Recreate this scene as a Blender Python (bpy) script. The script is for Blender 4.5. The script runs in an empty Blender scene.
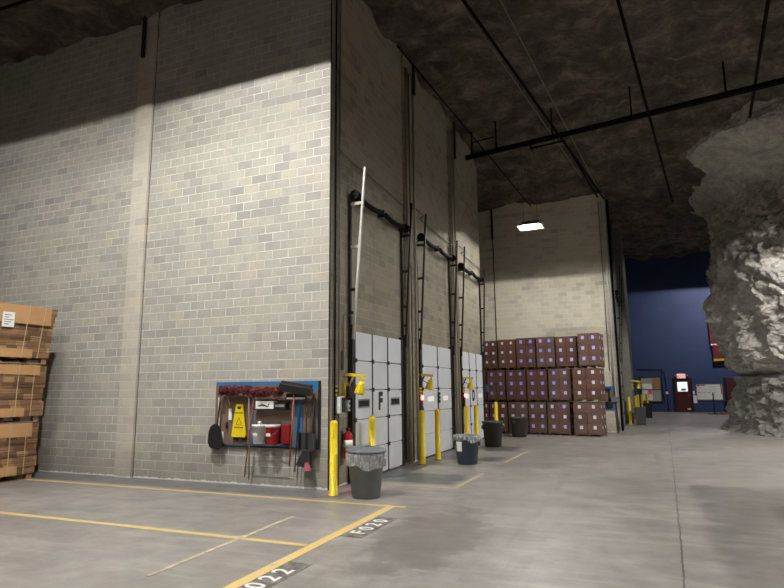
import bpy, bmesh, math, random
from math import sin, cos, pi, radians
from mathutils import Vector, Matrix, noise
random.seed(7)
COL = bpy.context.scene.collection

# ------------------------------------------------------------------ helpers
def tag(o, label=None, cat=None, group=None, kind=None):
    if label: o['label'] = label
    if cat: o['category'] = cat
    if group: o['group'] = group
    if kind: o['kind'] = kind
    return o

def thing(name, label, cat, loc=(0, 0, 0), rz=0, group=None, kind=None):
    o = bpy.data.objects.new(name, None); COL.objects.link(o)
    o.empty_display_size = 0.1
    o.location = loc; o.rotation_euler = (0, 0, rz)
    return tag(o, label, cat, group, kind)

class MB:
    """collects shapes into one mesh"""
    def __init__(s): s.bm = bmesh.new()
    def box(s, x0, x1, y0, y1, z0, z1, mi=0):
        v = [s.bm.verts.new(p) for p in ((x0,y0,z0),(x1,y0,z0),(x1,y1,z0),(x0,y1,z0),(x0,y0,z1),(x1,y0,z1),(x1,y1,z1),(x0,y1,z1))]
        for q in ((0,3,2,1),(4,5,6,7),(0,1,5,4),(1,2,6,5),(2,3,7,6),(3,0,4,7)):
            f = s.bm.faces.new([v[i] for i in q]); f.material_index = mi
        return s
    def hexa(s, pts, mi=0):
        v = [s.bm.verts.new(p) for p in pts]
        for q in ((0,3,2,1),(4,5,6,7),(0,1,5,4),(1,2,6,5),(2,3,7,6),(3,0,4,7)):
            f = s.bm.faces.new([v[i] for i in q]); f.material_index = mi
        return s
    def bar(s, a, b, w, h=None, up=(0,0,1), mi=0):
        h = h or w; a = Vector(a); b = Vector(b); d = (b-a).normalized(); u = Vector(up)
        if abs(d.dot(u)) > .98: u = Vector((0,1,0))
        r = d.cross(u).normalized(); u = r.cross(d)
        pts = []
        for c in (a, b):
            for sx, sy in ((-1,-1),(1,-1),(1,1),(-1,1)):
                pts.append(c + r*sx*w/2 + u*sy*h/2)
        return s.hexa(pts, mi)
    def tube(s, pts, r, n=10, mi=0, cap=True):
        pts = [Vector(p) for p in pts]; rs = r if isinstance(r, (list, tuple)) else [r]*len(pts)
        rings = []; prev = None
        for i, p in enumerate(pts):
            d = (pts[min(i+1, len(pts)-1)] - pts[max(i-1, 0)]).normalized()
            if prev is None:
                u = Vector((0,0,1)) if abs(d.z) < .9 else Vector((1,0,0))
                u = (u - d*u.dot(d)).normalized()
            else:
                u = (prev - d*prev.dot(d)).normalized()
            prev = u; w = d.cross(u)
            rings.append([s.bm.verts.new(p + (u*cos(2*pi*k/n) + w*sin(2*pi*k/n))*rs[i]) for k in range(n)])
        for a, b in zip(rings, rings[1:]):
            for k in range(n):
                f = s.bm.faces.new((a[k], a[(k+1)%n], b[(k+1)%n], b[k])); f.material_index = mi; f.smooth = True
        if cap:
            s.bm.faces.new(rings[0][::-1]).material_index = mi
            s.bm.faces.new(rings[-1]).material_index = mi
        return s
    def lathe(s, prof, c=(0,0,0), n=28, mi=0, sx=1, sy=1):
        rings = []
        for r, z in prof:
            rings.append([s.bm.verts.new((c[0]+r*sx*cos(2*pi*k/n), c[1]+r*sy*sin(2*pi*k/n), c[2]+z)) for k in range(n)])
        for a, b in zip(rings, rings[1:]):
            for k in range(n):
                f = s.bm.faces.new((a[k], a[(k+1)%n], b[(k+1)%n], b[k])); f.material_index = mi; f.smooth = True
        if prof[0][0] > 1e-4: s.bm.faces.new(rings[0][::-1]).material_index = mi
        if prof[-1][0] > 1e-4: s.bm.faces.new(rings[-1]).material_index = mi
        return s
    def prism(s, poly, a, b, plane='xz', mi=0):
        """poly 2D outline; extruded between a and b on the third axis"""
        def P(p, t):
            if plane == 'xz': return (p[0], t, p[1])
            if plane == 'yz': return (t, p[0], p[1])
            return (p[0], p[1], t)
        A = [s.bm.verts.new(P(p, a)) for p in poly]; B = [s.bm.verts.new(P(p, b)) for p in poly]
        s.bm.faces.new(A[::-1]).material_index = mi; s.bm.faces.new(B).material_index = mi
        n = len(poly)
        for k in range(n):
            s.bm.faces.new((A[k], A[(k+1)%n], B[(k+1)%n], B[k])).material_index = mi
        return s
    def build(s, name, mats, parent=None, bevel=0, loc=None, rz=0, smooth=False):
        bmesh.ops.recalc_face_normals(s.bm, faces=s.bm.faces)
        me = bpy.data.meshes.new(name); s.bm.to_mesh(me); s.bm.free()
        for m in (mats if isinstance(mats, (list, tuple)) else [mats]): me.materials.append(m)
        o = bpy.data.objects.new(name, me); COL.objects.link(o)
        if parent: o.parent = parent
        if loc: o.location = loc
        if rz: o.rotation_euler = (0, 0, rz)
        if bevel:
            b = o.modifiers.new('Bevel', 'BEVEL'); b.width = bevel; b.segments = 2; b.limit_method = 'ANGLE'; b.angle_limit = radians(50)
        return o

def copy_tree(o, parent=None):
    c = o.copy(); COL.objects.link(c); c.parent = parent
    for ch in list(o.children): copy_tree(ch, c)
    return c

def text_obj(name, body, size, mat, mtx, parent=None, depth=.001, bold=0.0, sx=1.0):
    cu = bpy.data.curves.new(name, 'FONT'); cu.body = body; cu.size = size; cu.extrude = depth
    cu.align_x = 'CENTER'; cu.align_y = 'CENTER'; cu.offset = bold; cu.resolution_u = 3
    t = bpy.data.objects.new(name, cu); COL.objects.link(t)
    dg = bpy.context.evaluated_depsgraph_get()
    me = bpy.data.meshes.new_from_object(t.evaluated_get(dg))
    bpy.data.objects.remove(t); bpy.data.curves.remove(cu)
    me.transform(Matrix.Diagonal((sx, 1, 1, 1))); me.transform(mtx)
    me.materials.clear(); me.materials.append(mat)
    o = bpy.data.objects.new(name, me); COL.objects.link(o)
    if parent: o.parent = parent
    return o
# text facing -Y (reads along +X) and facing +X (reads along +Y)
def faceY(x, y, z): return Matrix.Translation((x, y, z)) @ Matrix.Rotation(pi/2, 4, 'X')
def faceX(x, y, z): return Matrix.Translation((x, y, z)) @ Matrix.Rotation(pi/2, 4, 'Z') @ Matrix.Rotation(pi/2, 4, 'X')

# ------------------------------------------------------------------ materials
def srgb(r, g, b):
    f = lambda c: (c/255/12.92) if c/255 <= .04045 else ((c/255+.055)/1.055)**2.4
    return (f(r), f(g), f(b), 1)

class NT:
    def __init__(s, name):
        s.m = bpy.data.materials.new(name); s.m.use_nodes = True
        s.t = s.m.node_tree; s.n = s.t.nodes; s.l = s.t.links
        s.b = s.n['Principled BSDF']
    def node(s, t, **k):
        n = s.n.new(t)
        for a, v in k.items(): setattr(n, a, v)
        return n
    def inp(s, n, i, v):
        if v is None: return
        if isinstance(v, bpy.types.NodeSocket): s.l.new(v, n.inputs[i])
        else: n.inputs[i].default_value = v
    def math(s, op, a, b=None, c=None, clamp=False):
        n = s.node('ShaderNodeMath', operation=op, use_clamp=clamp)
        s.inp(n, 0, a); s.inp(n, 1, b); s.inp(n, 2, c); return n.outputs[0]
    def vmath(s, op, a, b=None):
        n = s.node('ShaderNodeVectorMath', operation=op); s.inp(n, 0, a); s.inp(n, 1, b); return n.outputs[0]
    def coord(s): return s.node('ShaderNodeTexCoord').outputs['Object']
    def sep(s, v):
        n = s.node('ShaderNodeSeparateXYZ'); s.l.new(v, n.inputs[0]); return n.outputs
    def comb(s, x, y, z=0.0):
        n = s.node('ShaderNodeCombineXYZ'); s.inp(n, 0, x); s.inp(n, 1, y); s.inp(n, 2, z); return n.outputs[0]
    def noise(s, v, scale, detail=4, rough=.55, dist=0):
        n = s.node('ShaderNodeTexNoise'); s.l.new(v, n.inputs['Vector'])
        n.inputs['Scale'].default_value = scale; n.inputs['Detail'].default_value = detail
        n.inputs['Roughness'].default_value = rough; n.inputs['Distortion'].default_value = dist
        return n.outputs['Fac']
    def white(s, v):
        n = s.node('ShaderNodeTexWhiteNoise', noise_dimensions='2D'); s.l.new(v, n.inputs['Vector']); return n.outputs['Value']
    def ramp(s, f, stops, interp='LINEAR'):
        n = s.node('ShaderNodeValToRGB'); s.l.new(f, n.inputs[0]); r = n.color_ramp; r.interpolation = interp
        while len(r.elements) < len(stops): r.elements.new(.5)
        for e, (p, c) in zip(r.elements, stops):
            e.position = p; e.color = c if not isinstance(c, (int, float)) else (c, c, c, 1)
        return n.outputs[0]
    def mix(s, f, a, b, mode='MIX'):
        n = s.node('ShaderNodeMix', data_type='RGBA', blend_type=mode)
        s.inp(n, 0, f); s.inp(n, 6, a); s.inp(n, 7, b); return n.outputs[2]
    def maprange(s, v, a, b, c=0.0, d=1.0):
        n = s.node('ShaderNodeMapRange'); s.inp(n, 0, v); s.inp(n, 1, a); s.inp(n, 2, b); s.inp(n, 3, c); s.inp(n, 4, d); return n.outputs[0]
    def bump(s, h, strength=.3, dist=.01):
        n = s.node('ShaderNodeBump'); s.inp(n, 'Height', h); n.inputs['Strength'].default_value = strength
        n.inputs['Distance'].default_value = dist; s.l.new(n.outputs[0], s.b.inputs['Normal'])
    def col(s, c): s.inp(s.b, 'Base Color', c)
    def rough(s, r): s.inp(s.b, 'Roughness', r)

def plain(name, c, rough=.5, metal=0, var=.12, scale=9, bump=0, spec=.5):
    m = NT(name); f = m.noise(m.coord(), scale, 5, .6)
    d = tuple(x*(1-var) for x in c[:3]) + (1,); e = tuple(min(1, x*(1+var)) for x in c[:3]) + (1,)
    m.col(m.mix(m.maprange(f, .3, .7), d, e)); m.rough(rough)
    m.b.inputs['Metallic'].default_value = metal
    m.b.inputs['Specular IOR Level'].default_value = spec
    if bump: m.bump(m.noise(m.coord(), scale*4, 3), bump, .004)
    return m.m

def emis(name, c, s):
    m = NT(name); m.col((.8,.8,.8,1)); m.b.inputs['Emission Color'].default_value = c
    m.b.inputs['Emission Strength'].default_value = s
    return m.m

BW, BH = .312, .1545
def block_mat(name, axis, tones, mortar, grime=.35, dark_base=True, tint=None):
    """concrete masonry units; tones = (dark, mid, light, odd)"""
    m = NT(name); co = m.coord(); X, Y, Z = m.sep(co)
    u = X if axis == 'x' else Y
    wob = m.noise(co, 1.3, 2)
    zz = m.math('DIVIDE', Z, BH); row = m.math('FLOOR', zz)
    off = m.math('MULTIPLY', m.math('FLOORED_MODULO', row, 2.0), .5)
    uu = m.math('ADD', m.math('DIVIDE', u, BW), off); cu = m.math('FLOOR', uu)
    r1 = m.white(m.comb(cu, row)); r2 = m.white(m.comb(m.math('ADD', cu, 31.7), row))
    # batches of courses laid from the same pallet differ a little
    rowr = m.white(m.comb(row, 3.3)); big = m.noise(co, .5, 3)
    t = m.math('ADD', m.math('MULTIPLY', r1, .50), m.math('ADD', m.math('MULTIPLY', rowr, .26), m.math('MULTIPLY', big, .38)))
    c = m.ramp(t, [(.22, tones[0]), (.40, tones[1]), (.68, tones[2]), (.9, tones[2])])
    c = m.mix(m.math('GREATER_THAN', r2, .93), c, tones[3])
    g = m.noise(co, 3.2, 8, .7); c = m.mix(m.maprange(g, .35, .75, 0.0, grime), c, m.mix(.5, tones[0], (.12,.11,.09,1)))
    fine = m.noise(co, 34, 6, .8); c = m.mix(m.maprange(fine, .38, .66, 0.0, .34), c, tones[0])
    fx = m.math('ABSOLUTE', m.math('SUBTRACT', m.math('FRACT', uu), .5)); fz = m.math('ABSOLUTE', m.math('SUBTRACT', m.math('FRACT', zz), .5))
    dx = m.math('MULTIPLY', m.math('SUBTRACT', .5, fx), BW); dz = m.math('MULTIPLY', m.math('SUBTRACT', .5, fz), BH)
    d = m.math('MINIMUM', dx, dz)
    jn = m.noise(co, 9, 3); wid = m.maprange(jn, .3, .7, .0035, .009)
    mm = m.math('LESS_THAN', d, wid)
    vis = m.maprange(m.noise(co, 1.6, 5, .7), .36, .62, .10, .8)
    c = m.mix(m.math('MULTIPLY', mm, vis), c, mortar)
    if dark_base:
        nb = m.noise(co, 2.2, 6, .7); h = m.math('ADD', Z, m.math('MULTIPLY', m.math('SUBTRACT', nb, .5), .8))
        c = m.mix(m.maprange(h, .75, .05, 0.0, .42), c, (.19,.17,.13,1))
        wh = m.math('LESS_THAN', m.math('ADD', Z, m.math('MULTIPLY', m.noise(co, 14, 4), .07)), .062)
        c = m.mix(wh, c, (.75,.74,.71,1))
    m.col(c); m.rough(.9); m.b.inputs['Specular IOR Level'].default_value = .25
    hgt = m.math('ADD', m.maprange(d, 0, .008), m.math('MULTIPLY', m.noise(co, 45, 4, .7), .5))
    m.bump(hgt, .55, .006)
    return m.m

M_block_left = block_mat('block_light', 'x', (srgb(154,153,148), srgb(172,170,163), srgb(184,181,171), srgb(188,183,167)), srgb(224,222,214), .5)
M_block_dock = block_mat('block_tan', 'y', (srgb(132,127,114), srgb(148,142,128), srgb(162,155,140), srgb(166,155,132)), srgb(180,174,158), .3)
M_block_back = block_mat('block_cream', 'x', (srgb(172,167,153), srgb(188,183,168), srgb(202,196,180), srgb(204,195,172)), srgb(214,209,194), .14)
M_block_pil = block_mat('block_column', 'x', (srgb(176,171,162), srgb(188,183,173), srgb(198,193,182), srgb(200,190,175)), srgb(206,200,188), .2)
M_pilaster = plain('pilaster_concrete', srgb(184,175,156), .8, 0, .06, 3)

# blue painted panels
m = NT('blue_paint'); co = m.coord(); X, Y, Z = m.sep(co)
g = m.noise(co, .8, 4); c = m.mix(m.maprange(g, .3, .7), srgb(40,56,98), srgb(48,66,112))
seam = m.math('LESS_THAN', m.math('ABSOLUTE', m.math('SUBTRACT', m.math('FRACT', m.math('DIVIDE', X, 1.22)), .5)), .008)
c = m.mix(m.math('MULTIPLY', seam, .35), c, srgb(28,40,76)); m.col(c); m.rough(.6); M_blue = m.m

# floor
m = NT('floor_concrete'); co = m.coord(); X, Y, Z = m.sep(co)
n1 = m.noise(co, .55, 8, .65, .6); n2 = m.noise(co, 3.0, 8, .7); n3 = m.noise(co, 38, 3, .6)
c = m.ramp(n1, [(.3, srgb(128,124,119)), (.52, srgb(149,145,140)), (.72, srgb(168,163,158))])
c = m.mix(m.maprange(n2, .35, .72, 0.0, .6), c, srgb(108,104,99))
bl = m.noise(co, 1.15, 9, .75, 1.2); c = m.mix(m.maprange(bl, .5, .7, 0.0, .3), c, srgb(96,92,88))
c = m.mix(m.maprange(m.noise(co, 22, 5, .8), .60, .72, 0.0, .5), c, srgb(182,177,171))
c = m.mix(m.maprange(n3, .3, .7, 0.0, .15), c, srgb(100,96,91))
st = m.noise(m.vmath('MULTIPLY', co, (.5, 4.0, 1.0)), 1.6, 5, .6)
c = m.mix(m.maprange(st, .5, .72, 0.0, .3), c, srgb(184,180,175))
# tyre scuffs running along the aisle
st2 = m.noise(m.vmath('MULTIPLY', co, (5.0, .45, 1.0)), 1.3, 5, .6)
aisle = m.math('MULTIPLY', m.maprange(X, -3.3, -2.4), m.maprange(X, 0.0, -1.2))
c = m.mix(m.math('MULTIPLY', aisle, m.maprange(st2, .5, .68, 0.0, .4)), c, srgb(108,104,99))
# dark rubbed patch close to the painted bay numbers
ed = m.math('ADD', m.math('POWER', m.math('DIVIDE', m.math('ADD', X, 2.15), .5), 2.0), m.math('POWER', m.math('DIVIDE', m.math('SUBTRACT', Y, 6.1), 1.3), 2.0))
ed = m.math('ADD', ed, m.math('MULTIPLY', m.math('SUBTRACT', m.noise(co, 1.6, 6, .7), .5), 5.0))
c = m.mix(m.maprange(ed, 1.3, .8, 0.0, .6), c, srgb(96,92,88))
# coated strip beside the block wall
wn = m.math('MULTIPLY', m.math('SUBTRACT', n2, .5), .1)
band = m.math('MULTIPLY', m.math('GREATER_THAN', m.math('ADD', Y, wn), 7.55), m.math('LESS_THAN', X, -4.0))
c = m.mix(m.math('MULTIPLY', band, .75), c, srgb(100,100,104))
# scrubbed dark pads in front of the doors
for a, b in ((9.2, 10.4), (12.3, 13.2), (14.3, 15.6)):
    pn = m.math('MULTIPLY', m.math('SUBTRACT', m.noise(co, 2.5, 5), .5), .35)
    k = m.math('MULTIPLY', m.math('MULTIPLY', m.maprange(m.math('ADD', Y, pn), a, a+.1), m.maprange(m.math('ADD', Y, pn), b, b-.15)),
               m.maprange(m.math('ADD', X, pn), -2.8, -3.0))
    c = m.mix(m.math('MULTIPLY', k, .85), c, srgb(80,86,84))
# red keep-clear paint below the extinguisher, much worn
k = m.math('MULTIPLY', m.math('MULTIPLY', m.math('GREATER_THAN', Y, 7.75), m.math('LESS_THAN', Y, 8.9)), m.math('LESS_THAN', X, -3.75))
k = m.math('MULTIPLY', k, m.math('GREATER_THAN', X, -4.45)); c = m.mix(m.math('MULTIPLY', k, m.maprange(n2, .3, .6, .6, .15)), c, srgb(178,130,122))
# saw-cut joints and cracks
def joint(u, pos, w, wob):
    d = m.math('ABSOLUTE', m.math('SUBTRACT', m.math('ADD', u, m.math('MULTIPLY', m.math('SUBTRACT', m.noise(co, 2.6, 5, .7), .5), wob)), pos))
    return m.math('LESS_THAN', d, w)
cr = joint(m.math('SUBTRACT', X, m.math('MULTIPLY', Y, .033)), .03, .007, .09)
c = m.mix(m.math('MULTIPLY', cr, .75), c, srgb(50,47,44))
cr2 = joint(m.math('ADD', Y, m.math('MULTIPLY', X, .33)), 6.87, .005, .05)
c = m.mix(m.math('MULTIPLY', cr2, .55), c, srgb(60,57,54))
for p in (-8.2, 12.9, 19.6):
    c = m.mix(m.math('MULTIPLY', joint(Y, p, .006, .03), .5), c, srgb(60,57,54))
c = m.mix(m.math('MULTIPLY', joint(m.math('ADD', X, m.math('MULTIPLY', Y, .1)), -7.4, .012, .25), .35), c, srgb(185,178,160))
m.col(c); m.rough(m.maprange(m.noise(co, 2.0, 5, .6), .3, .7, .28, .46)); m.b.inputs['Specular IOR Level'].default_value = .45
m.bump(m.math('ADD', n2, m.math('MULTIPLY', n3, .3)), .06, .003)
M_floor = m.m

def rock_mat(name, a, b, c3, sc=1.0, painted_shade=False):
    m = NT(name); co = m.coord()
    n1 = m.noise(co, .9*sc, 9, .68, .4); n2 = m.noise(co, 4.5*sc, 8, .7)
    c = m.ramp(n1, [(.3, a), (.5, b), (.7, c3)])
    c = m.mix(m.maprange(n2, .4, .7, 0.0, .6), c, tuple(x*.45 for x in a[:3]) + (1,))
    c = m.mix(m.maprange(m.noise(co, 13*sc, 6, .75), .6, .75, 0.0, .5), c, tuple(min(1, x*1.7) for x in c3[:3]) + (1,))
    if painted_shade:   # shade painted into the colour: darker below the ledge, dark patches throughout
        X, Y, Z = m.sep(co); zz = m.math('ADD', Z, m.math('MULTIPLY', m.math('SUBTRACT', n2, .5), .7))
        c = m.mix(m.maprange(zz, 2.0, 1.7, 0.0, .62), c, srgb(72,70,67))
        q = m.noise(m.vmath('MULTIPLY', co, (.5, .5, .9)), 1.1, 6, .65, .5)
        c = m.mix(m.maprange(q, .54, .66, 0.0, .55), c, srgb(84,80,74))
    m.col(c); m.rough(.85); m.b.inputs['Specular IOR Level'].default_value = .4
    v = m.node('ShaderNodeTexVoronoi', feature='DISTANCE_TO_EDGE'); v.inputs['Scale'].default_value = 2.6*sc
    wv = m.vmath('ADD', co, m.vmath('SCALE', m.node('ShaderNodeTexNoise').outputs['Color'])); m.l.new(co, v.inputs['Vector'])
    h = m.math('ADD', m.math('MULTIPLY', m.noise(co, 3*sc, 10, .75), 1.0), m.math('MULTIPLY', m.maprange(v.outputs[0], 0, .08), .12))
    m.bump(h, .6 if painted_shade else .9, .07)
    return m.m
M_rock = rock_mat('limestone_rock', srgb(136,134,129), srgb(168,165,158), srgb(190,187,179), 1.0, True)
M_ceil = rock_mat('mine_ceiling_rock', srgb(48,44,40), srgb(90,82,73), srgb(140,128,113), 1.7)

M_yellow = plain('safety_yellow', srgb(232,205,20), .4, 0, .08, 6)
M_yellow_d = plain('worn_yellow', srgb(196,170,28), .5, 0, .25, 5)
M_black = plain('black_plastic', srgb(30,30,32), .45, 0, .15)
M_steel_d = plain('dark_steel', srgb(34,32,30), .6, .15, .25, 6)
M_spring = plain('oiled_spring_steel', srgb(24,23,22), .85, 0, .2, spec=.2)
M_galv = plain('galvanised_steel', srgb(176,178,176), .4, .7, .18, 12)
M_galv_l = plain('bright_galvanised_steel', srgb(190,190,184), .4, .2, .1, 12)
M_conduit = plain('conduit_grey', srgb(120,118,112), .5, .4, .15)
M_white = plain('white_paint', srgb(222,224,224), .45, 0, .04)
M_door = plain('door_panel_grey_white', srgb(214,218,224), .5, 0, .05, 3)
M_seam = plain('dark_door_seam', srgb(52,50,50), .6)
M_glass_d = plain('dark_window', srgb(60,58,54), .15)
M_red = plain('red_enamel', srgb(176,24,28), .3, 0, .08)
M_redp = plain('red_plastic', srgb(196,26,36), .4, 0, .06)
M_bin = plain('grey_bin_plastic', srgb(108,112,116), .5, 0, .08, 5, .1)
M_bin_blue = plain('slate_bin_plastic', srgb(62,72,86), .5, 0, .08, 5, .1)
M_bin_dark = plain('charcoal_bin_plastic', srgb(58,58,58), .5, 0, .1, 5, .1)
M_paper = plain('white_paper', srgb(230,230,228), .8, 0, .03)
M_brown = plain('brown_pegboard', srgb(120,98,84), .8, 0, .1, 4)
M_bluebd = plain('blue_board', srgb(44,110,160), .6, 0, .1, 4)
M_mop = plain('burgundy_mop_yarn', srgb(98,40,44), .95, 0, .45, 45, .9)
M_wood = plain('reddish_wood_handle', srgb(148,78,62), .5, 0, .15)
M_wood_p = plain('pale_wood_handle', srgb(150,126,104), .5, 0, .15)
M_wood_pal = plain('pallet_wood', srgb(150,118,92), .85, 0, .25, 8, .3)
M_maroon = plain('maroon_panel', srgb(96,26,40), .5, 0, .1)
M_door_m = plain('dark_maroon_door', srgb(74,28,34), .45, 0, .12)
M_pinkred = plain('faded_red_bristles', srgb(176,92,96), .8)
M_darkred = plain('dark_red_plastic', srgb(132,22,30), .45)
M_dark = plain('dark_void', srgb(18,18,20), .8)
M_grey = plain('mid_grey_paint', srgb(126,126,122), .5)
M_ductpipe = plain('black_iron_pipe', srgb(16,15,14), .8, 0, .3, spec=.1)
M_fblue = plain('painted_sign_black', srgb(16,16,16), .6)

def wrap_mat():
    m = NT('stretch_film'); m.b.inputs['Base Color'].default_value = (.9,.9,.9,1); m.rough(.16)
    co = m.coord(); h = m.noise(m.vmath('MULTIPLY', co, (2.0, 2.0, 7.0)), 5, 6, .7, 1.5)
    m.bump(h, 1.0, .05)
    a = m.maprange(m.noise(m.vmath('MULTIPLY', co, (1.0, 1.0, 2.5)), 5, 5, .7, 2.0), .56, .74, .02, .45)
    m.inp(m.b, 'Alpha', a)
    return m.m
M_film = wrap_mat()
def liner_mat():
    m = NT('clear_bin_liner'); m.b.inputs['Base Color'].default_value = (.88,.90,.90,1); m.rough(.22)
    co = m.coord(); n = m.noise(m.vmath('MULTIPLY', co, (1.0, 1.0, .35)), 22, 3, .5, 1.0)
    m.bump(n, .5, .01); m.inp(m.b, 'Alpha', m.maprange(n, .35, .7, .14, .42))
    return m.m
M_liner = liner_mat()

def carton_mat(name, base, var):
    m = NT(name); co = m.coord(); X, Y, Z = m.sep(co)
    oi = m.node('ShaderNodeObjectInfo').outputs['Random']
    c = m.mix(oi, base, var); f = m.noise(co, 12, 5, .7)
    c = m.mix(m.maprange(f, .4, .7, 0.0, .3), c, tuple(x*.6 for x in base[:3]) + (1,))
    m.col(c); m.rough(.75); return m.m
M_carton = carton_mat('brown_carton', srgb(80,52,42), srgb(98,66,52))
M_tape = plain('carton_tape', srgb(96,62,46), .35)
M_lab = [plain('carton_label_blue_lit', srgb(140,144,236), .5, 0, .25, 40), plain('carton_label_white', srgb(206,206,214), .5, 0, .2, 40), plain('carton_label_lilac_lit', srgb(176,170,226), .5, 0, .25, 40)]  # blue and lilac tints paint a camera glow onto pale labels

# bundled flat cardboard: patches of lighter and darker board with dark ply lines
def flats_mat():
    m = NT('bundled_cardboard'); co = m.coord(); X, Y, Z = m.sep(co)
    s = m.math('ADD', X, Y)
    row = m.math('FLOOR', m.math('DIVIDE', Z, .10)); cu = m.math('FLOOR', m.math('ADD', m.math('DIVIDE', s, .19), m.math('MULTIPLY', m.white(m.comb(row, 7.7)), .5)))
    r = m.white(m.comb(cu, row))
    c = m.ramp(r, [(0, srgb(112,84,60)), (.4, srgb(138,106,76)), (.75, srgb(164,128,92)), (1, srgb(186,150,110))])
    fine = m.noise(m.vmath('MULTIPLY', co, (1.5, 1.5, 60.0)), 2, 3); c = m.mix(m.maprange(fine, .42, .6, 0.0, .45), c, srgb(76,54,38))
    e = m.math('LESS_THAN', m.math('FRACT', m.math('DIVIDE', Z, .10)), .10); c = m.mix(m.math('MULTIPLY', e, .6), c, srgb(62,44,32))
    m.col(c); m.rough(.85); m.bump(fine, .4, .01); return m.m
M_flats = flats_mat()
M_kraft = plain('kraft_board', srgb(186,144,100), .8, 0, .08, 3)
M_strap = plain('pale_strap', srgb(196,172,136), .5)

def worn_paint(name, col, lo=.35, hi=.6, under=srgb(144,139,133)):
    m = NT(name); co = m.coord(); f = m.noise(co, 7, 8, .75)
    m.col(m.mix(m.maprange(f, lo, hi), under, col)); m.rough(.55); return m.m
M_line = worn_paint('worn_yellow_floor_paint', srgb(206,180,116), .28, .40)
M_line_f = worn_paint('faded_yellow_floor_paint', srgb(196,184,146), .38, .6)
M_stencil_w = worn_paint('white_stencil_paint', srgb(226,224,218), .2, .36, srgb(110,106,102))
M_stencil_b = worn_paint('black_stencil_patch', srgb(58,56,55), .36, .6)

# ------------------------------------------------------------------ camera
H = 1.54
R = ((0.92165, 0.38789, -0.01008), (-0.07026, 0.14128, -0.98747), (-0.38161, 0.91081, 0.15746))
cam_d = bpy.data.cameras.new('Camera'); cam = bpy.data.objects.new('Camera', cam_d); COL.objects.link(cam)
mx = Matrix((( R[0][0], -R[1][0], -R[2][0], 0), (R[0][1], -R[1][1], -R[2][1], 0), (R[0][2], -R[1][2], -R[2][2], H), (0, 0, 0, 1)))
cam.matrix_world = mx
cam_d.sensor_fit = 'HORIZONTAL'; cam_d.sensor_width = 36; cam_d.lens = 585.346*36/784
cam_d.clip_start = .05; cam_d.clip_end = 200
bpy.context.scene.camera = cam

# ------------------------------------------------------------------ setting
DX = -4.52      # face of the dock wall
WY = 8.17       # face of the left block wall
DE = 18.1       # far end of the dock wall
BX, BY = -.74, 21.1   # corner of the far block building
BL = 37.3       # blue wall
def struct(o): o['kind'] = 'structure'; return o

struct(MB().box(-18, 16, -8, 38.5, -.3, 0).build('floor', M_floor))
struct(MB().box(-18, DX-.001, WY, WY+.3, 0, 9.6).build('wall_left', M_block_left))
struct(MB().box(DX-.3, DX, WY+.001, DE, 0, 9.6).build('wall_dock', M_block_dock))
struct(MB().box(-18, DX-.3, DE-.3, DE, 0, 9.6).build('wall_dock_end', M_block_back))
struct(MB().box(-18, BX-.001, BY, BY+.3, 0, 9.2).build('wall_back', M_block_back))
struct(MB().box(BX-.3, BX, BY+.001, BL, 0, 10.5).build('wall_far_dock', M_block_dock))
struct(MB().box(BX-.3, 16, BL, BL+.3, 0, 11).build('wall_blue', M_blue))
struct(MB().box(-18, 16, -8.3, -8, 0, 10).build('wall_rear', M_ceil))
struct(MB().box(-18.3, -18, -8, 38.5, 0, 10).build('wall_far_left', M_ceil))
struct(MB().box(16, 16.3, -8, 38.5, 0, 11).build('wall_right', M_ceil))

# pilasters and control joints
struct(MB().box(-8.86, -8.47, WY-.06, WY+.01, 0, 9.4).build('trim_1', M_block_pil))
struct(MB().box(-8.472, -8.460, WY-.006, WY+.005, 0, 9.2).build('trim_2', M_steel_d))
for i, (a, b) in enumerate(((11.46, 12.04), (14.84, 15.24))):
    mb = MB()
    mb.box(DX-.01, DX+.05, a, b, 0, 9.3)
    struct(mb.build('trim_%d' % (3+i), M_block_dock, bevel=.01))
    tag(MB().tube([(DX+.09, a+.06, .02), (DX+.09, a+.06, 8.7)], .032, 12).build('riser_pipe', M_pilaster), 'tan painted riser pipe up the near edge of the %s dock wall column' % ['first', 'second'][i], 'pipe')
    tag(MB().tube([(DX+.08, b-.06, .02), (DX+.08, b-.06, 8.7)], .026, 12).build('riser_pipe', M_pilaster), 'second tan riser pipe on the far side of the %s dock wall column' % ['first', 'second'][i], 'pipe')
struct(MB().box(DX-.004, DX+.012, WY-.002, WY+.03, 0, 9.3).build('trim_5', M_steel_d, bevel=.003))
struct(MB().box(-4.75, -4.72, BY-.02, BY+.01, 0, 8).build('trim_6', M_steel_d))
struct(MB().box(BX-.03, BX+.012, BY-.012, BY+.03, 0, 8.3).build('trim_7', M_galv))

# rock ceiling
def smooth(a, b, x):
    t = max(0, min(1, (x-a)/(b-a))); return t*t*(3-2*t)
def ceil_z(x, y):
    z = 8.98 - .88*smooth(16.5, 21, y) - .12*smooth(-9, -14, x)
    z += .9*smooth(27, 36, y)
    p = Vector((x*.35, y*.35, 3.1)); z += .13*noise.fractal(p, 1.0, 2.0, 4)
    q = Vector((x*1.3, y*1.3, 8.0)); z += .12*noise.hetero_terrain(q, .8, 2.1, 6, .5) - .07
    c = noise.cell(Vector((x*.8 + .4*noise.noise(Vector((x, y, 0))), y*.8 + .4*noise.noise(Vector((y, x, 5))), 0)))
    return z + .08*c
bm = bmesh.new(); NX, NY = 240, 330
grid = [[bm.verts.new((-18+34*i/NX, -8+46.5*j/NY, ceil_z(-18+34*i/NX, -8+46.5*j/NY))) for i in range(NX+1)] for j in range(NY+1)]
top = [bm.verts.new(p) for p in ((-18,-8,11.5),(16,-8,11.5),(16,38.5,11.5),(-18,38.5,11.5))]
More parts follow.
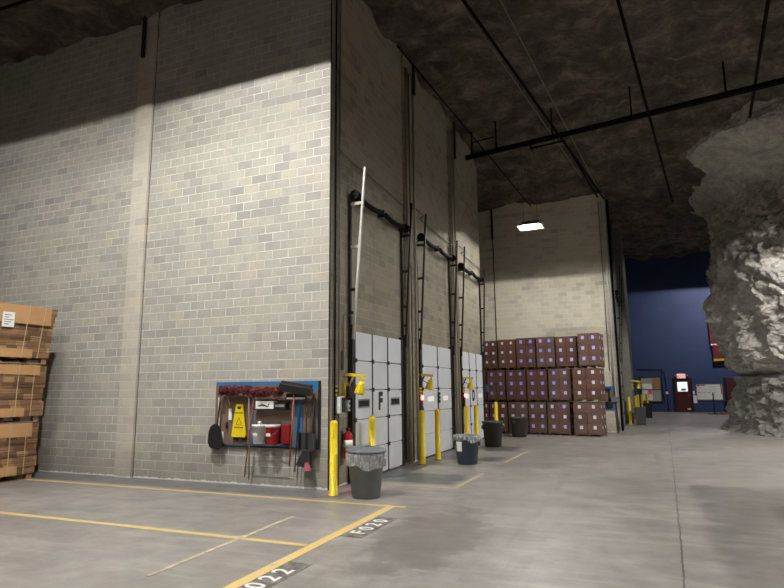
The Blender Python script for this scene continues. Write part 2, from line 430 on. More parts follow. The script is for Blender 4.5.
for j in range(NY):
    for i in range(NX):
        bm.faces.new((grid[j][i], grid[j+1][i], grid[j+1][i+1], grid[j][i+1]))
bm.faces.new(top)
bm.faces.new([grid[0][i] for i in range(NX+1)] + [top[1], top[0]])
bm.faces.new([grid[NY][i] for i in range(NX, -1, -1)] + [top[3], top[2]])
bm.faces.new([grid[j][0] for j in range(NY, -1, -1)] + [top[0], top[3]])
bm.faces.new([grid[j][NX] for j in range(NY+1)] + [top[2], top[1]])
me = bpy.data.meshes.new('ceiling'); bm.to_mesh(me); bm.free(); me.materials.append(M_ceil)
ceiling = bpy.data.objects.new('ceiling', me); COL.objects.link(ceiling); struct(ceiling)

# rock pillar
def lerp_tab(tab, z):
    if z <= tab[0][0]: return tab[0][1]
    for (a, va), (b, vb) in zip(tab, tab[1:]):
        if z <= b:
            t = (z-a)/(b-a); return tuple(x+(y-x)*t for x, y in zip(va, vb)) if isinstance(va, tuple) else va+(vb-va)*t
    return tab[-1][1]
# z : (left extent x, near extent y)
PT = [(0, (2.72, 18.1)), (.5, (2.86, 18.2)), (1.5, (3.0, 18.3)), (1.85, (3.0, 18.2)), (2.1, (2.86, 18.0)), (2.8, (2.70, 17.8)), (3.8, (2.60, 17.6)),
      (5.6, (2.58, 17.5)), (6.9, (2.74, 17.5)), (7.5, (2.66, 17.4)), (7.9, (2.50, 17.4)), (8.2, (2.15, 17.3)), (8.5, (1.70, 17.1)), (9.8, (1.55, 17.0))]
bm = bmesh.new(); NA, NZ = 420, 300; rings = []
ths = []
for i in range(NA):
    u = i/NA
    ths.append(.85*pi + .75*pi*(u/.75) if u < .75 else 1.6*pi + 1.25*pi*((u-.75)/.25))
def ridged(p, o):
    v = 0; a = .5; q = p.copy()
    for k in range(o):
        v += a*(1-abs(noise.noise(q)))**2; a *= .5; q = q*2.1
    return v
for j in range(NZ+1):
    z = -.05 + 9.9*j/NZ; xl, yn = lerp_tab(PT, z); ring = []
    cx, cy = 8.6, 23.5; a = cx-xl; b = cy-yn
    e = .88 - .50*smooth(7.5, 8.5, z)
    for th in ths:
        ux = math.copysign(abs(cos(th))**e, cos(th)); uy = math.copysign(abs(sin(th))**e, sin(th))
        p = Vector((cx+a*ux, cy+(b if uy < 0 else 3.0)*uy, z)); n = Vector((cos(th)/a, sin(th)/b, 0)).normalized()
        s = noise.fractal(p*.42, 1.0, 2.0, 3)*(.34-.22*smooth(5.5, 7.5, z))
        s += (ridged(Vector((p.x*.8, p.y*.8, p.z*1.3+4)), 6)-.55)*.44*(1-.4*smooth(6, 8, z))
        w = Vector((p.x*.9, p.y*.9, p.z*1.5)) + Vector((noise.noise(p*.9), noise.noise(p*.9+Vector((9,0,0))), noise.noise(p*.9+Vector((0,7,0)))))*1.2
        d_, _ = noise.voronoi(w, distance_metric='DISTANCE', exponent=2.5)
        s += min(.30, d_[1]-d_[0])*.42*(1-.4*smooth(6, 8, z))*(.6+.4*smooth(1.2, 2.2, z)) - .08
        s += noise.fractal(p*5.5, .7, 2.1, 4)*.055; s *= 1-.45*smooth(6.8, 7.8, z)
        led = z + .15*noise.noise(Vector((p.x*.9, p.y*.9, 1)))
        s -= .20*math.exp(-((led-1.80)/.07)**2)
        if z < 1.8: s += .18*noise.noise(Vector((p.x*2.0, p.y*2.0, .3+z*.4)))
        if z < .35: s += .25*noise.noise(Vector((p.x*1.3, p.y*1.3, 7)))*(1-z/.35)+.08*(1-z/.35)
        s -= .45*math.exp(-(((p.y-18.2)/.3)**2 + ((z-1.1)/.55)**2)) * (1 if ux < 0 else 0)
        ring.append(bm.verts.new(p + n*s))
    rings.append(ring)
for A, B in zip(rings, rings[1:]):
    for i in range(NA):
        f = bm.faces.new((A[i], A[(i+1)%NA], B[(i+1)%NA], B[i]))
bm.faces.new(rings[0][::-1]); bm.faces.new(rings[-1])
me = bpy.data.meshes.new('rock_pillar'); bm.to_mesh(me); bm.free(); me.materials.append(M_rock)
pil = bpy.data.objects.new('rock_pillar', me); COL.objects.link(pil)
tag(pil, 'massive grey natural limestone pillar rising from floor to ceiling on the right', 'rock pillar')

# ------------------------------------------------------------------ painted floor marks
def mark(name, pts, label, mat, cat='floor marking', group=None, z=.003):
    mb = MB(); mb.prism(pts, 0.0005, z, 'xy'); o = mb.build(name, mat); return tag(o, label, cat, group)
def strip(x0, y0, x1, y1, w):
    d = Vector((x1-x0, y1-y0)).normalized(); n = Vector((-d.y, d.x))*w/2
    return [(x0+n.x, y0+n.y), (x0-n.x, y0-n.y), (x1-n.x, y1-n.y), (x1+n.x, y1+n.y)]
mark('floor_line', strip(-16, 7.38, -2.93, 7.38, .075), 'long yellow floor line running beside the block wall from the stacked cardboard to the grey bin', M_line)
mark('floor_line', strip(-16, 5.31, -3.17, 5.31, .075), 'yellow floor line dividing the storage bays, nearer the camera than the wall line', M_line)
mark('floor_line', strip(-3.12, 7.34, -3.07, 3.2, .11), 'wide yellow floor line at right angles to the wall, beside the stencilled bay numbers', M_line, z=.004)
mark('floor_line', strip(-3.92, 4.0, -4.02, 6.4, .05), 'thin faded yellow floor line crossing the bay divider', M_line_f, z=.0035)
mark('floor_line', strip(-4.3, 9.0, -2.75, 9.0, .06), 'faded yellow line across the floor in front of the first door with the letter F', M_line_f)
mark('floor_line', strip(-2.75, 9.0, -2.72, 10.6, .06), 'faded short yellow line on the floor edging the first door pad on the aisle side', M_line_f, z=.0035)
mark('floor_line', strip(-2.68, 12.3, -2.62, 14.6, .06), 'faded yellow line on the floor edging the second door pad on the aisle side', M_line_f)
def stencil(body, cx, cy, label, L, W):
    t = thing('stencilled_number', label, 'floor marking', (cx, cy, 0), 0)
    MB().box(-W/2, W/2, -L/2, L/2, .0005, .003).build('black_patch', M_stencil_b, t)
    mt = Matrix.Translation((0, 0, .0045)) @ Matrix.Rotation(pi/2, 4, 'Z')
    text_obj('numerals', ' '.join(body), .25, M_stencil_w, mt, t, .0008, .004, 1.0)
stencil('F020', -2.905, 6.25, 'white stencilled F020 on a black patch on the floor, beside the wide yellow line', .98, .25)
stencil('F022', -2.915, 4.22, 'white stencilled bay number ending 022 on the floor at the bottom edge of the photo', 1.12, .25)

# ------------------------------------------------------------------ lamps
M_tube = emis('lamp_emitter', (1, .965, .91, 1), 2600)
M_refl = plain('lamp_reflector', srgb(150,150,146), .6, 0, .02)
M_hous = plain('lamp_housing', srgb(58,58,58), .5, .3)
def lamp(x, y, z, label, top, rz=0, strength=1.0, L=1.15, dp=.0725, bh=.009):
    strength *= 1.15/L
    t = thing('hanging_lamp', label, 'lamp', (x, y, z), rz)
    hw = .27; tk = .006
    r = MB()
    r.hexa([(-L/2-.1,-hw,-dp),(L/2+.1,-hw,-dp),(L/2+.1,-.09,.03),(-L/2-.1,-.09,.03),(-L/2-.1,-hw-tk,-dp),(L/2+.1,-hw-tk,-dp),(L/2+.1,-.09,.03+tk),(-L/2-.1,-.09,.03+tk)])
    r.hexa([(-L/2-.1,hw,-dp),(L/2+.1,hw,-dp),(L/2+.1,.09,.03),(-L/2-.1,.09,.03),(-L/2-.1,hw+tk,-dp),(L/2+.1,hw+tk,-dp),(L/2+.1,.09,.03+tk),(-L/2-.1,.09,.03+tk)])
    r.box(-L/2-.1, L/2+.1, -.09, .09, .03, .03+tk)
    for s in (-1, 1):
        x0 = s*(L/2+.1)
        r.prism([(-hw,-dp),(hw,-dp),(.09,.036),(-.09,.036)], x0, x0+s*.008, 'yz')
    r.build('reflector', M_refl, t)
    MB().box(-L/2, L/2, -.07, .07, .037, .12).build('driver_housing', M_hous, t, bevel=.01)
    b = MB().box(-L/2, L/2, -.006, .006, -bh, 0)
    b.build('light_bar', emis('lamp_emitter_b', (1, .965, .91, 1), 3800*strength), t)
    MB().box(-L/2, L/2, -.02, .02, .0005, .03).build('bar_mount', M_hous, t)
    for s in (-1, 1): MB().tube([(s*L*.4, 0, .12), (s*L*.4, 0, top-z)], .005, 6).build('hanger_wire', M_steel_d, t)
    return t
LAMPS = [   # x, y, z, label, ceiling, strength, bar length, skirt depth, bar height
 (-5.3, 3.9, 8.5, 'hanging lamp over the storage bay in front of the tool board', 9.0, 3.9, .25, .092, .002),
 (-11.2, 4.0, 8.4, 'hanging lamp over the stacked cardboard bundles', 8.9, .7, .25, .092, .005),
 (-5.6, .3, 8.5, 'hanging lamp behind the camera on the left', 9.0, 1.5, .25, .088, .005),
 (-2.72, 17.3, 6.3, 'bright hanging lamp glowing in front of the far block wall', 8.9, .6, .5, .0725, .009),
 (-1.6, -2.5, 8.3, 'unseen hanging lamp added well behind the camera to brighten the dock columns', 8.9, 1.0, .4, .0725, .009),  # weak lamp added to brighten the near sides of the dock columns
 (4.7, 14.3, 6.5, 'hanging lamp in front of the rock pillar', 9.0, 2.5, .6, .0725, .009),
 (8.2, 10.7, 8.3, 'hanging lamp right of the camera', 9.0, 4.6, .4, .0725, .009),
 (4.6, 32.3, 8.2, 'hanging lamp behind the rock pillar near the blue wall', 9.2, 1.8, .6, .0725, .009),
]
for a in LAMPS: lamp(a[0], a[1], a[2], a[3], a[4], 0, *a[5:])

# ------------------------------------------------------------------ sectional doors on the dock wall
def dock_door(n, y0, y1, cols, letter, lw=None, windows='dark', x=DX):
    t = thing('door_%d' % n, None, None, (0, 0, 0)); t['kind'] = 'structure'
    zt = 2.5; rows = 5; rh = zt/rows; cw = (y1-y0)/cols
    for r in range(rows):
        p = MB()
        for c in range(cols):
            p.box(x+.012, x+.06, y0+c*cw+.014, y0+(c+1)*cw-.014, r*rh+.008+.02*(r == 0), (r+1)*rh-.006)
        p.build('door_section', M_door, t, bevel=.006)
    s = MB()
    for c in range(cols+1):
        yy = y0+c*cw; s.box(x+.004, x+.07, yy-.013, yy+.013, 0.01, zt)
    s.build('stile_strips', M_seam, t)
    h = MB()
    for r in range(1, rows):
        for c in range(cols+1):
            yy = y0+c*cw; h.box(x+.07, x+.088, yy-.035, yy+.035, r*rh-.035, r*rh+.035)
    h.build('hinges', M_black, t)
    z = MB(); z.box(x+.0, x+.075, y0-.10, y0-.025, 0, zt+.05); z.box(x+.0, x+.075, y1+.025, y1+.07, 0, zt+.05)
    z.build('side_seals', M_black, t)
    for c in ((0, 2) if cols == 3 else (0, 1)):
        yc = y0+(c+.5)*cw; zc = 2.5*rh+.02
        w = MB(); w.box(x+.06, x+.066, yc-.23, yc+.23, zc-.075, zc+.075)
        wo = w.build('window_frame', M_grey if windows == 'dark' else M_white, t)
        MB().box(x+.066, x+.069, yc-.2, yc+.2, zc-.05, zc+.05).build('window_glass', M_glass_d if windows == 'dark' else M_lit, wo)
    yl = y0+(cols*.5)*cw
    text_obj('door_letter', letter, .42 if cols == 3 else .3, M_fblue, faceX(x+(.062 if cols == 3 else .09), yl, 2.5*rh+.03), t, .001, .022, .95)
    return t
M_lit = emis('daylit_window', (1, .97, .9, 1), .4)
dock_door(1, 8.98, 11.10, 3, 'F', windows='dark')
dock_door(2, 12.32, 14.5, 2, 'E', windows='lit')
dock_door(3, 15.5, 17.75, 3, 'D', windows='lit')

def ladder_track(y, label, mat, tip=.28, ztop=5.42, zs=2.35, side=1, x=DX, dy=.0, z0=0, group=None):
    """vertical lift track: rail on the wall and a sloped outer rail joined by rungs"""
    t = thing('door_track', label, 'door track', (x, y, 0), group=group)
    MB().box(.01, .05, -.025, .025, z0, 4.9).build('wall_rail', M_steel_d, t)
    MB().box(.06, .085, -.02, .02, z0+.1, zs+.25).build('lower_rail', M_steel_d, t)
    MB().bar((.09, 0, zs), (tip, dy, ztop), .035, .045, (0, 1, 0)).build('sloped_rail', mat, t)
    for z in (zs+.45, 3.2, 3.95, 4.72):
        xx = .09 + (tip-.09)*(z-zs)/(ztop-zs)
        MB().box(.05, xx, -.018+dy*.5, .018+dy*.5, z-.024, z+.024).build('rung', mat if mat is M_galv_l and z > 3.3 else M_steel_d, t)  # lamplight painted in: only the upper rungs of the silver track are bright
    return t
ladder_track(8.86, 'door track with bright silver sloped rail, nearest the block corner', M_galv_l, .32, 5.36)
ladder_track(11.28, 'dark steel door track at the far side of the first door with the letter F', M_steel_d, .27, 5.42)
ladder_track(12.18, 'dark steel door track at the near side of the second door', M_steel_d, .27, 5.42)
ladder_track(14.68, 'dark steel door track at the far side of the second door', M_steel_d, .27, 5.38)
ladder_track(15.40, 'dark steel door track at the near side of the third door', M_steel_d, .27, 5.38)
ladder_track(17.88, 'dark steel door track at the far end of the dock wall', M_steel_d, .2, 5.2)

def spring_shaft(y0, y1, z, label, x=DX):
    t = thing('torsion_spring_shaft', label, 'door spring', (x+.13, y0, z))
    L = y1-y0
    MB().tube([(0, -.05, 0), (0, L+.05, 0)], .014, 8).build('shaft', M_steel_d, t)
    for a, b in ((.2, L*.48), (L*.54, L-.16)):
        pts = []
        n = 36
        s = MB(); rr = []
        for i in range(n+1):
            u = i/n; pts.append((0, a+(b-a)*u, -.05*sin(pi*u))); rr.append(.05 if i % 2 else .042)
        s.tube(pts, rr, 12); s.build('spring', M_spring, t)
    for yy in (.03, L-.03):
        MB().tube([(0, yy-.05, 0), (0, yy-.04, 0), (0, yy+.04, 0), (0, yy+.05, 0)], [.085, .065, .065, .085], 16).build('cable_drum', M_spring, t)
    for yy in (.14, L*.51, L-.12):
        MB().box(-.12, .02, yy-.012, yy+.012, -.07, .07).build('bearing_bracket', M_steel_d, t)
    return t
spring_shaft(8.84, 11.3, 4.88, 'black torsion springs above the first door with the letter F')
spring_shaft(12.22, 14.7, 4.92, 'black torsion springs above the middle door')
spring_shaft(15.45, 17.8, 4.86, 'black torsion springs above the third door')

# conduit along the dock wall above the springs
c = MB(); pts = [(DX+.04, 8.4, 5.58), (DX+.04, 11.5, 5.42), (DX+.22, 11.68, 5.42), (DX+.22, 12.2, 5.40), (DX+.04, 12.4, 5.40), (DX+.04, 14.8, 5.32), (DX+.22, 15.0, 5.32), (DX+.22, 15.6, 5.3), (DX+.04, 15.8, 5.3), (DX+.04, 18.05, 5.24)]
c.tube(pts, .014, 8); tag(c.build('electrical_conduit', M_conduit), 'thin grey conduit running along the dock wall above the door springs', 'conduit')
for i, (yy, lab) in enumerate(((8.32, 'dark vertical pipe on the dock wall closest to the block corner'), (8.46, 'grey vertical conduit on the dock wall, second from the block corner'))):
    tag(MB().tube([(DX+.03, yy, .02), (DX+.03, yy, 8.9)], .016 if i == 0 else .013, 10).build('vertical_pipe', M_ductpipe if i == 0 else M_conduit), lab, 'pipe')
for yy, lab in ((11.72, 'grey conduit up the middle of the first dock wall column'), (15.02, 'grey conduit up the middle of the second dock wall column')):
    tag(MB().tube([(DX+.07, yy, .02), (DX+.07, yy, 8.7)], .016, 8).build('vertical_conduit', M_conduit), lab, 'conduit')
# black steel hanger channels at the ceiling line
for (x, y, z0, z1, lab) in ((DX+.12, 11.95, 8.25, 9.25, 'black steel bar hanging at the ceiling above the first door'), (DX+.12, 15.2, 7.9, 9.25, 'black steel bar hanging at the ceiling above the second door'),
                            (-8.72, WY-.12, 8.1, 9.4, 'black steel bar hanging at the ceiling at the top of the left pilaster'), (-4.72, BY-.1, 6.95, 8.4, 'black steel bar hanging at the ceiling on the far block wall')):
    tag(MB().box(x-.03, x+.03, y-.03, y+.03, z0, z1).build('hanger_bar', M_steel_d), lab, 'hanger bar')

# dock lights on hinged arms, with their boxes
def dock_arm(y, label, z=1.72, head=-.2, bx=DX, tan=False, fl=1):
    t = thing('dock_light', label, 'dock light', (bx, y, 0))
    MB().box(0, .04, -.07, .07, z-.35, z-.1).build('wall_bracket', M_yellow_d, t, bevel=.005)
    a = MB()
    a.bar((.02, -.0, z-.28), (.16, .04, z+.02), .03, .03)
    a.build('strut', M_wood_p if tan else M_steel_d, t)
    b = MB(); b.bar((0.0, .0, z+.03), (.34, .08, z), .05, .05); b.build('arm', M_yellow, t, bevel=.006)
    h = MB()
    h.tube([(.30, .07, z-.03), (.30, .07, z-.09)], .02, 10)
    h.tube([(.30, .06, z-.09), (.27, .06, z-.15), (.25, .06, z-.26), (.24, .06, z-.29)], [.045, .06, .085, .09], 14)
    h.build('lamp_head', M_yellow, t)
    MB().tube([(.05, .03, z+.02), (.12, .03, z-.1), (.22, .03, z-.16), (.27, .06, z-.1)], .008, 6).build('power_cable', M_black, t)
    return t
dock_arm(8.72, 'yellow dock light on a hinged arm beside the door with the letter F', 1.73, tan=True)
dock_arm(12.18, 'yellow dock light on a hinged arm between the first and second doors', 1.78)
dock_arm(15.52, 'yellow dock light on a hinged arm between the second and third doors', 1.76)

def ctl(name, y, z, w, h, d, mat, label, cat, x=DX, parts=()):
    t = thing(name, label, cat, (x, y, z))
    MB().box(0, d, -w/2, w/2, -h/2, h/2).build('case', mat, t, bevel=.006)
    for (pn, a, b, c0, c1, m2) in parts:
        MB().box(d, d+.012, a, b, c0, c1).build(pn, m2, t, bevel=.002)
    return t
M_redlamp = emis('red_signal_lens', (1, .08, .05, 1), 9)
ctl('control_box', 8.45, 1.27, .17, .26, .10, M_white, 'white control box with black panel on the dock wall below the yellow arm', 'control box', parts=(('button_panel', -.02, .08, -.12, .12, M_black), ('red_button', 0, .05, .04, .09, M_redp)))
ctl('switch_box', 8.82, 1.25, .1, .18, .05, M_white, 'small white two-button switch beside the first door', 'switch', parts=(('button', -.025, .025, .01, .05, M_black), ('button', -.025, .025, -.06, -.02, M_black)))
ctl('warning_sign', 8.42, 1.5, .17, .17, .006, M_yellow, 'small yellow warning sign above the white control box', 'sign', parts=(('black_bar', -.06, .06, .015, .05, M_black), ('black_bar', -.06, .06, -.05, -.02, M_black)))
ctl('warning_sign', 12.03, 1.45, .14, .16, .006, M_yellow, 'small yellow warning sign on the first block column', 'sign', x=DX+.125, parts=(('black_bar', -.05, .05, .015, .05, M_black), ('black_bar', -.05, .05, -.05, -.02, M_black)))
ctl('warning_sign', 15.4, 1.47, .14, .16, .006, M_yellow, 'small yellow warning sign on the second block column', 'sign', x=DX+.125, parts=(('black_bar', -.05, .05, .015, .05, M_black), ('black_bar', -.05, .05, -.05, -.02, M_black)))
ctl('junction_box', 8.62, 1.98, .08, .3, .06, M_conduit, 'tall grey conduit junction box above the yellow arm near the block corner', 'junction box')
tag(MB().tube([(DX+.03, 8.62, 2.13), (DX+.03, 8.62, 2.72), (DX+.03, 8.66, 2.76), (DX+.03, 8.95, 2.74)], .013, 8).build('bent_conduit', M_conduit), 'bent grey conduit running from the junction box to the door track', 'conduit')
ctl('alarm_horn', 8.78, 1.47, .15, .2, .09, M_black, 'round black horn beside the first door', 'alarm horn')
for y, lab in ((12.1, 'lit red signal light beside the second door'), (15.5, 'lit red signal light beside the third door')):
    t = thing('signal_light', lab, 'signal light', (DX+.05, y, 1.28))
    MB().box(0, .07, -.07, .07, -.32, .1).build('case', M_steel_d, t, bevel=.008)
    MB().tube([(.07, .0, .03), (.1, .0, .03)], .05, 14).build('red_lens', M_redlamp, t)
ctl('control_box', 12.32, .95, .12, .3, .07, M_steel_d, 'dark control box below the red signal light at the second door', 'control box')
ctl('cable_reel', 18.0, 1.48, .22, .2, .14, M_bin_blue, 'blue-grey box on the post at the far end of the dock wall', 'control box', x=DX+.02)

# fire extinguisher
t = thing('fire_extinguisher', 'red fire extinguisher hanging on the dock wall behind the grey bin', 'fire extinguisher', (DX+.1, 8.66, .4))
MB().lathe([(.05, 0), (.068, .015), (.072, .05), (.072, .36), (.06, .41), (.03, .44), (.022, .46)]).build('cylinder', M_red, t)
MB().lathe([(.0735, .2), (.0735, .31)]).build('label_band', M_paper, t)
MB().box(-.02, .02, -.05, .06, .46, .5).build('valve_handle', M_black, t, bevel=.005)
MB().tube([(.02, .02, .47), (.07, .06, .42), (.085, .07, .3), (.08, .06, .12)], .012, 8).build('hose', M_black, t)
MB().box(-.1, -.07, -.03, .03, .25, .4).build('wall_hook', M_steel_d, t)

# ------------------------------------------------------------------ bollards
def make_bollard(h=1.07):
    t = thing('bollard', '', 'bollard')
    MB().lathe([(.075, 0), (.075, .02), (.058, .021), (.058, h-.06), (.052, h-.025), (.035, h-.006), (.0001, h)], n=24).build('post', M_yellow, t)
    MB().lathe([(.09, 0), (.09, .008), (.06, .012)], n=20).build('base_collar', M_grey, t)
    return t
BOLL = [(-4.22, 7.80, 'yellow bollard at the corner of the block building'), (-4.27, 9.25, 'yellow bollard rising behind the grey bin in front of the F door'),
        (-4.18, 11.5, 'yellow bollard beside the first block column'), (-4.12, 12.3, 'yellow bollard in front of the near half of the middle door'),
        (-4.06, 14.4, 'yellow bollard just behind the slate bin with the white label'), (-4.02, 15.2, 'yellow bollard left of the charcoal bin'),
        (-4.14, 18.0, 'yellow bollard in front of the stacked cartons at the left end'), (-.50, 25.6, 'nearest yellow bollard by the far dock doors'),
        (-.27, 28.2, 'second yellow bollard by the far dock doors'), (-.2, 31.0, 'third yellow bollard by the far dock doors'),
        (-.02, 32.6, 'fourth yellow bollard by the far dock doors'), (.22, 33.2, 'rightmost yellow bollard of the far group')]
b0 = make_bollard()
for i, (x, y, l) in enumerate(BOLL):
    o = b0 if i == 0 else copy_tree(b0)
    o.location = (x, y, 0); o['label'] = l; o['group'] = 'yellow bollards guarding the dock doors'

# ------------------------------------------------------------------ bins
def make_bin(x, y, h, r0, r1, mat, label, rz=0, lid=False, liner=True, lab=False, lin_drop=.14):
    t = thing('waste_bin', label, 'bin', (x, y, 0), rz)
    MB().lathe([(r0-.02, 0), (r0, .015), (r0+(r1-r0)*.97, h-.06), (r1+.012, h-.055), (r1+.015, h-.02), (r1+.004, h), (r1-.012, h), (r0-.01, .05), (.0001, .04)], n=40).build('body', mat, t)
    for s in (-1, 1):
        MB().box(s*(r1+.005)-.02, s*(r1+.005)+.02, -.06, .06, h-.2, h-.1).build('side_handle', mat, t, bevel=.008)
    if liner:
        n = 64; bm_ = MB(); rings = []
        for k, (dr, dz) in enumerate(((-.02, -.03), (0.0, .012), (.022, .0), (.028, -.05), (.024, -lin_drop*.7), (.03, -lin_drop))):
            ring = []
            for i in range(n):
                a = 2*pi*i/n; w = .006*sin(a*13+k)+.005*sin(a*29)
                rr = r1+dr+w*(k > 1); zz = h+dz + (.03*sin(a*3+1)+.015*sin(a*7))*(k >= 4)
                ring.append(bm_.bm.verts.new((rr*cos(a), rr*sin(a), zz)))
            rings.append(ring)
        for A, B in zip(rings, rings[1:]):
            for i in range(n):
                bm_.bm.faces.new((A[i], A[(i+1)%n], B[(i+1)%n], B[i])).smooth = True
        bm_.build('bin_liner', M_liner, t)
    if lid:
        l = MB().lathe([(.0001, .055), (.1, .06), (.12, .045), (r1+.0, .035), (r1+.03, .02), (r1+.032, -.012), (r1+.02, -.012), (r1+.015, .01), (.0001, .02)], n=40)
        l.box(-.03, .03, -.09, .09, .055, .075)
        lo = l.build('lid', mat, t); lo.location = (0, 0, h+.015); lo.rotation_euler = (radians(1.5), radians(2.5), 0)
    if lab:
        a0 = -2.25
        q = MB()
        pts = []
        for i in range(7):
            a = a0 + (i-3)*.10; z0, z1 = .26, .45
            for z in (z0, z1):
                rr = r0+(r1-r0)*z/h+.006; pts.append((rr*cos(a), rr*sin(a), z))
        v = [q.bm.verts.new(p) for p in pts]
        for i in range(6): q.bm.faces.new((v[2*i], v[2*i+2], v[2*i+3], v[2*i+1]))
        o = q.build('paper_label', M_paper, t); so = o.modifiers.new('Solidify', 'SOLIDIFY'); so.thickness = .003
    return t
make_bin(-3.73, 7.87, .63, .205, .262, M_bin, 'grey lidded bin with clear liner in front of the F door', lid=True, lin_drop=.2)
make_bin(-3.35, 11.85, .56, .20, .25, M_bin_blue, 'slate blue bin with a white paper label on its side', rz=.2, lab=True, lin_drop=.1)
b3 = make_bin(-3.66, 15.45, .64, .215, .265, M_bin_dark, 'charcoal bin behind the slate bin, left of the stacked cartons', rz=.5, liner=False)
make_bin(-3.57, 18.55, .6, .22, .275, M_bin_dark, 'charcoal bin standing in front of the stacked cartons', rz=1.2, liner=False)
# far bins
def sq_bin(x, y, label, mat):
    t = thing('square_bin', label, 'bin', (x, y, 0))
    MB().hexa([(-.17,-.17,.0),(.17,-.17,.0),(.17,.17,.0),(-.17,.17,.0),(-.2,-.2,.64),(.2,-.2,.64),(.2,.2,.64),(-.2,.2,.64)]).build('body', mat, t, bevel=.02)
    MB().box(-.215, .215, -.215, .215, .63, .68).build('lid', mat, t, bevel=.015)
    return t
sq_bin(-.10, 25.3, 'grey square bin at the feet of the far yellow bollards', M_bin_dark)
sq_bin(.20, 30.6, 'black bin behind the grey square bin near the blue wall', M_black)

# ------------------------------------------------------------------ tool board
t = thing('tool_board', 'blue and brown wall board holding mops, brooms and buckets', 'tool board', (0, WY, 0))
x0, x1, z0, z1 = -6.67, -4.66, .62, 1.655
MB().box(x0, x1, -.03, -.001, z0, z1).build('back_panel', M_bluebd, t)
MB().box(x0+.0, -5.93, -.036, -.03, z0+.015, z1-.06).build('brown_panel', M_brown, t)
MB().box(-5.88, -5.10, -.036, -.03, z0+.015, z1-.06).build('brown_panel', M_brown, t)
MB().box(-4.96, x1-.03, -.036, -.03, z0+.015, z1-.14).build('brown_panel', M_brown, t)
MB().box(x0, x1, -.045, -.0, z0-.02, z0).build('bottom_edge', M_black, t)
MB().box(x1-.012, x1+.01, -.05, -.0, z0-.02, z1).build('end_edge', M_black, t)
t = thing('board_shelf', 'slate wire shelf carrying the white and red buckets on the tool board', 'shelf', (0, WY, 0))
for q, yy in enumerate((-.06, -.155, -.27)):
    MB().tube([(-5.88, yy, .667), (-5.2, yy, .667)], .008, 8).build('rail', M_bin_blue, t)
for xx in (-5.87, -5.21): MB().box(xx-.008, xx+.008, -.27, -.04, .655, .668).build('bracket', M_bin_blue, t)
tag(MB().box(-5.80, -5.17, -.19, -.037, 1.205, 1.22).build('board_shelf', M_black, loc=(0, WY, 0)), 'thin black shelf under the glove boxes on the tool board', 'shelf')
for xx in (-6.5, -6.2, -5.6, -5.15, -4.95, -4.8):
    MB().tube([(xx, -.03, 1.47), (xx, -.055, 1.46), (xx, -.058, 1.5)], .006, 6).build('hook', M_steel_d, t)
B = WY
def pole(name, pts, r, mat, parent): return MB().tube(pts, r, 8).build(name, mat, parent)

def shag(name, x0, x1, yc, zc, mat, parent):
    """mop head: a bar covered in yarn loops"""
    mb = MB(); rnd = random.Random(3)
    n = 40; pts = [(x0+(x1-x0)*i/n, yc+rnd.uniform(-.006,.006), zc+rnd.uniform(-.006,.006)) for i in range(n+1)]
    mb.tube(pts, [.055+rnd.uniform(-.01,.01) for _ in pts], 12)
    for i in range(330):
        x = rnd.uniform(x0, x1); a = rnd.uniform(0, 2*pi); c_, s_ = cos(a), sin(a); l = rnd.uniform(.02, .04)
        p0 = Vector((x, yc+.045*c_, zc+.045*s_)); p1 = p0+Vector((rnd.uniform(-.012,.012), l*c_, l*s_-.01)); p2 = p1+Vector((rnd.uniform(-.012,.012), -.002, -.012))
        mb.tube([p0, p1, p2], .006, 4)
    return mb.build(name, mat, parent)
t = thing('dust_mop', 'burgundy dust mop hung head up across the left of the tool board', 'mop', (-5.85, B-.17, 0))
shag('mop_head', -.62, -.02, 0, 1.53, M_mop, t)
pole('handle', [(-.06, .02, 1.5), (-.015, .0, .8), (.0, -.0, .12)], .011, M_wood_p, t)
t = thing('dust_mop', 'second burgundy dust mop overlapping the first, in the middle of the board', 'mop', (-5.5, B-.17, 0))
shag('mop_head', -.32, .24, -.02, 1.5, M_mop, t)
pole('handle', [(-.28, .0, 1.5), (-.36, -.01, .8), (-.42, -.02, .16)], .011, M_wood, t)

t = thing('push_broom', 'wide black push broom hung head up at the right of the tool board', 'broom', (-5.0, B-.2, 0))
hd = MB(); hd.hexa([(-.27,-.05,1.50),(.30,-.05,1.42),(.30,.05,1.42),(-.27,.05,1.50),(-.27,-.05,1.62),(.30,-.05,1.54),(.30,.05,1.54),(-.27,.05,1.62)]); hd.build('broom_head', M_black, t, bevel=.01)
bs = MB(); bs.hexa([(-.25,-.04,1.62),(.28,-.04,1.54),(.28,.04,1.54),(-.25,.04,1.62),(-.23,-.03,1.665),(.30,-.03,1.585),(.30,.03,1.585),(-.23,.03,1.665)]); bs.build('bristles', M_steel_d, t)
pole('handle', [(-.02, .0, 1.45), (-.08, .0, .36)], .013, M_wood, t)
t = thing('squeegee', 'black squeegee with a thin dark pole beside the red broom handle', 'squeegee', (-4.95, B-.14, 0))
MB().box(-.24, .1, -.02, .03, 1.40, 1.46).build('blade_holder', M_black, t, bevel=.006)
MB().box(-.24, .1, -.012, -.004, 1.37, 1.4).build('rubber_blade', M_paper, t)
pole('handle', [(.0, 0, 1.42), (-.06, -.02, .27)], .010, M_steel_d, t)
t = thing('lobby_dustpan', 'black long-handled dustpan with red tip hanging lowest on the tool board', 'dustpan', (-4.82, B-.12, 0))
pole('handle', [(-.01, -.02, 1.42), (0.0, -.03, .62)], .010, M_black, t)
MB().hexa([(-.14,-.10,.38),(.09,-.10,.33),(.09,.02,.33),(-.14,.02,.38),(-.06,-.04,.60),(.06,-.04,.58),(.06,.02,.58),(-.06,.02,.60)]).build('pan', M_black, t, bevel=.006)
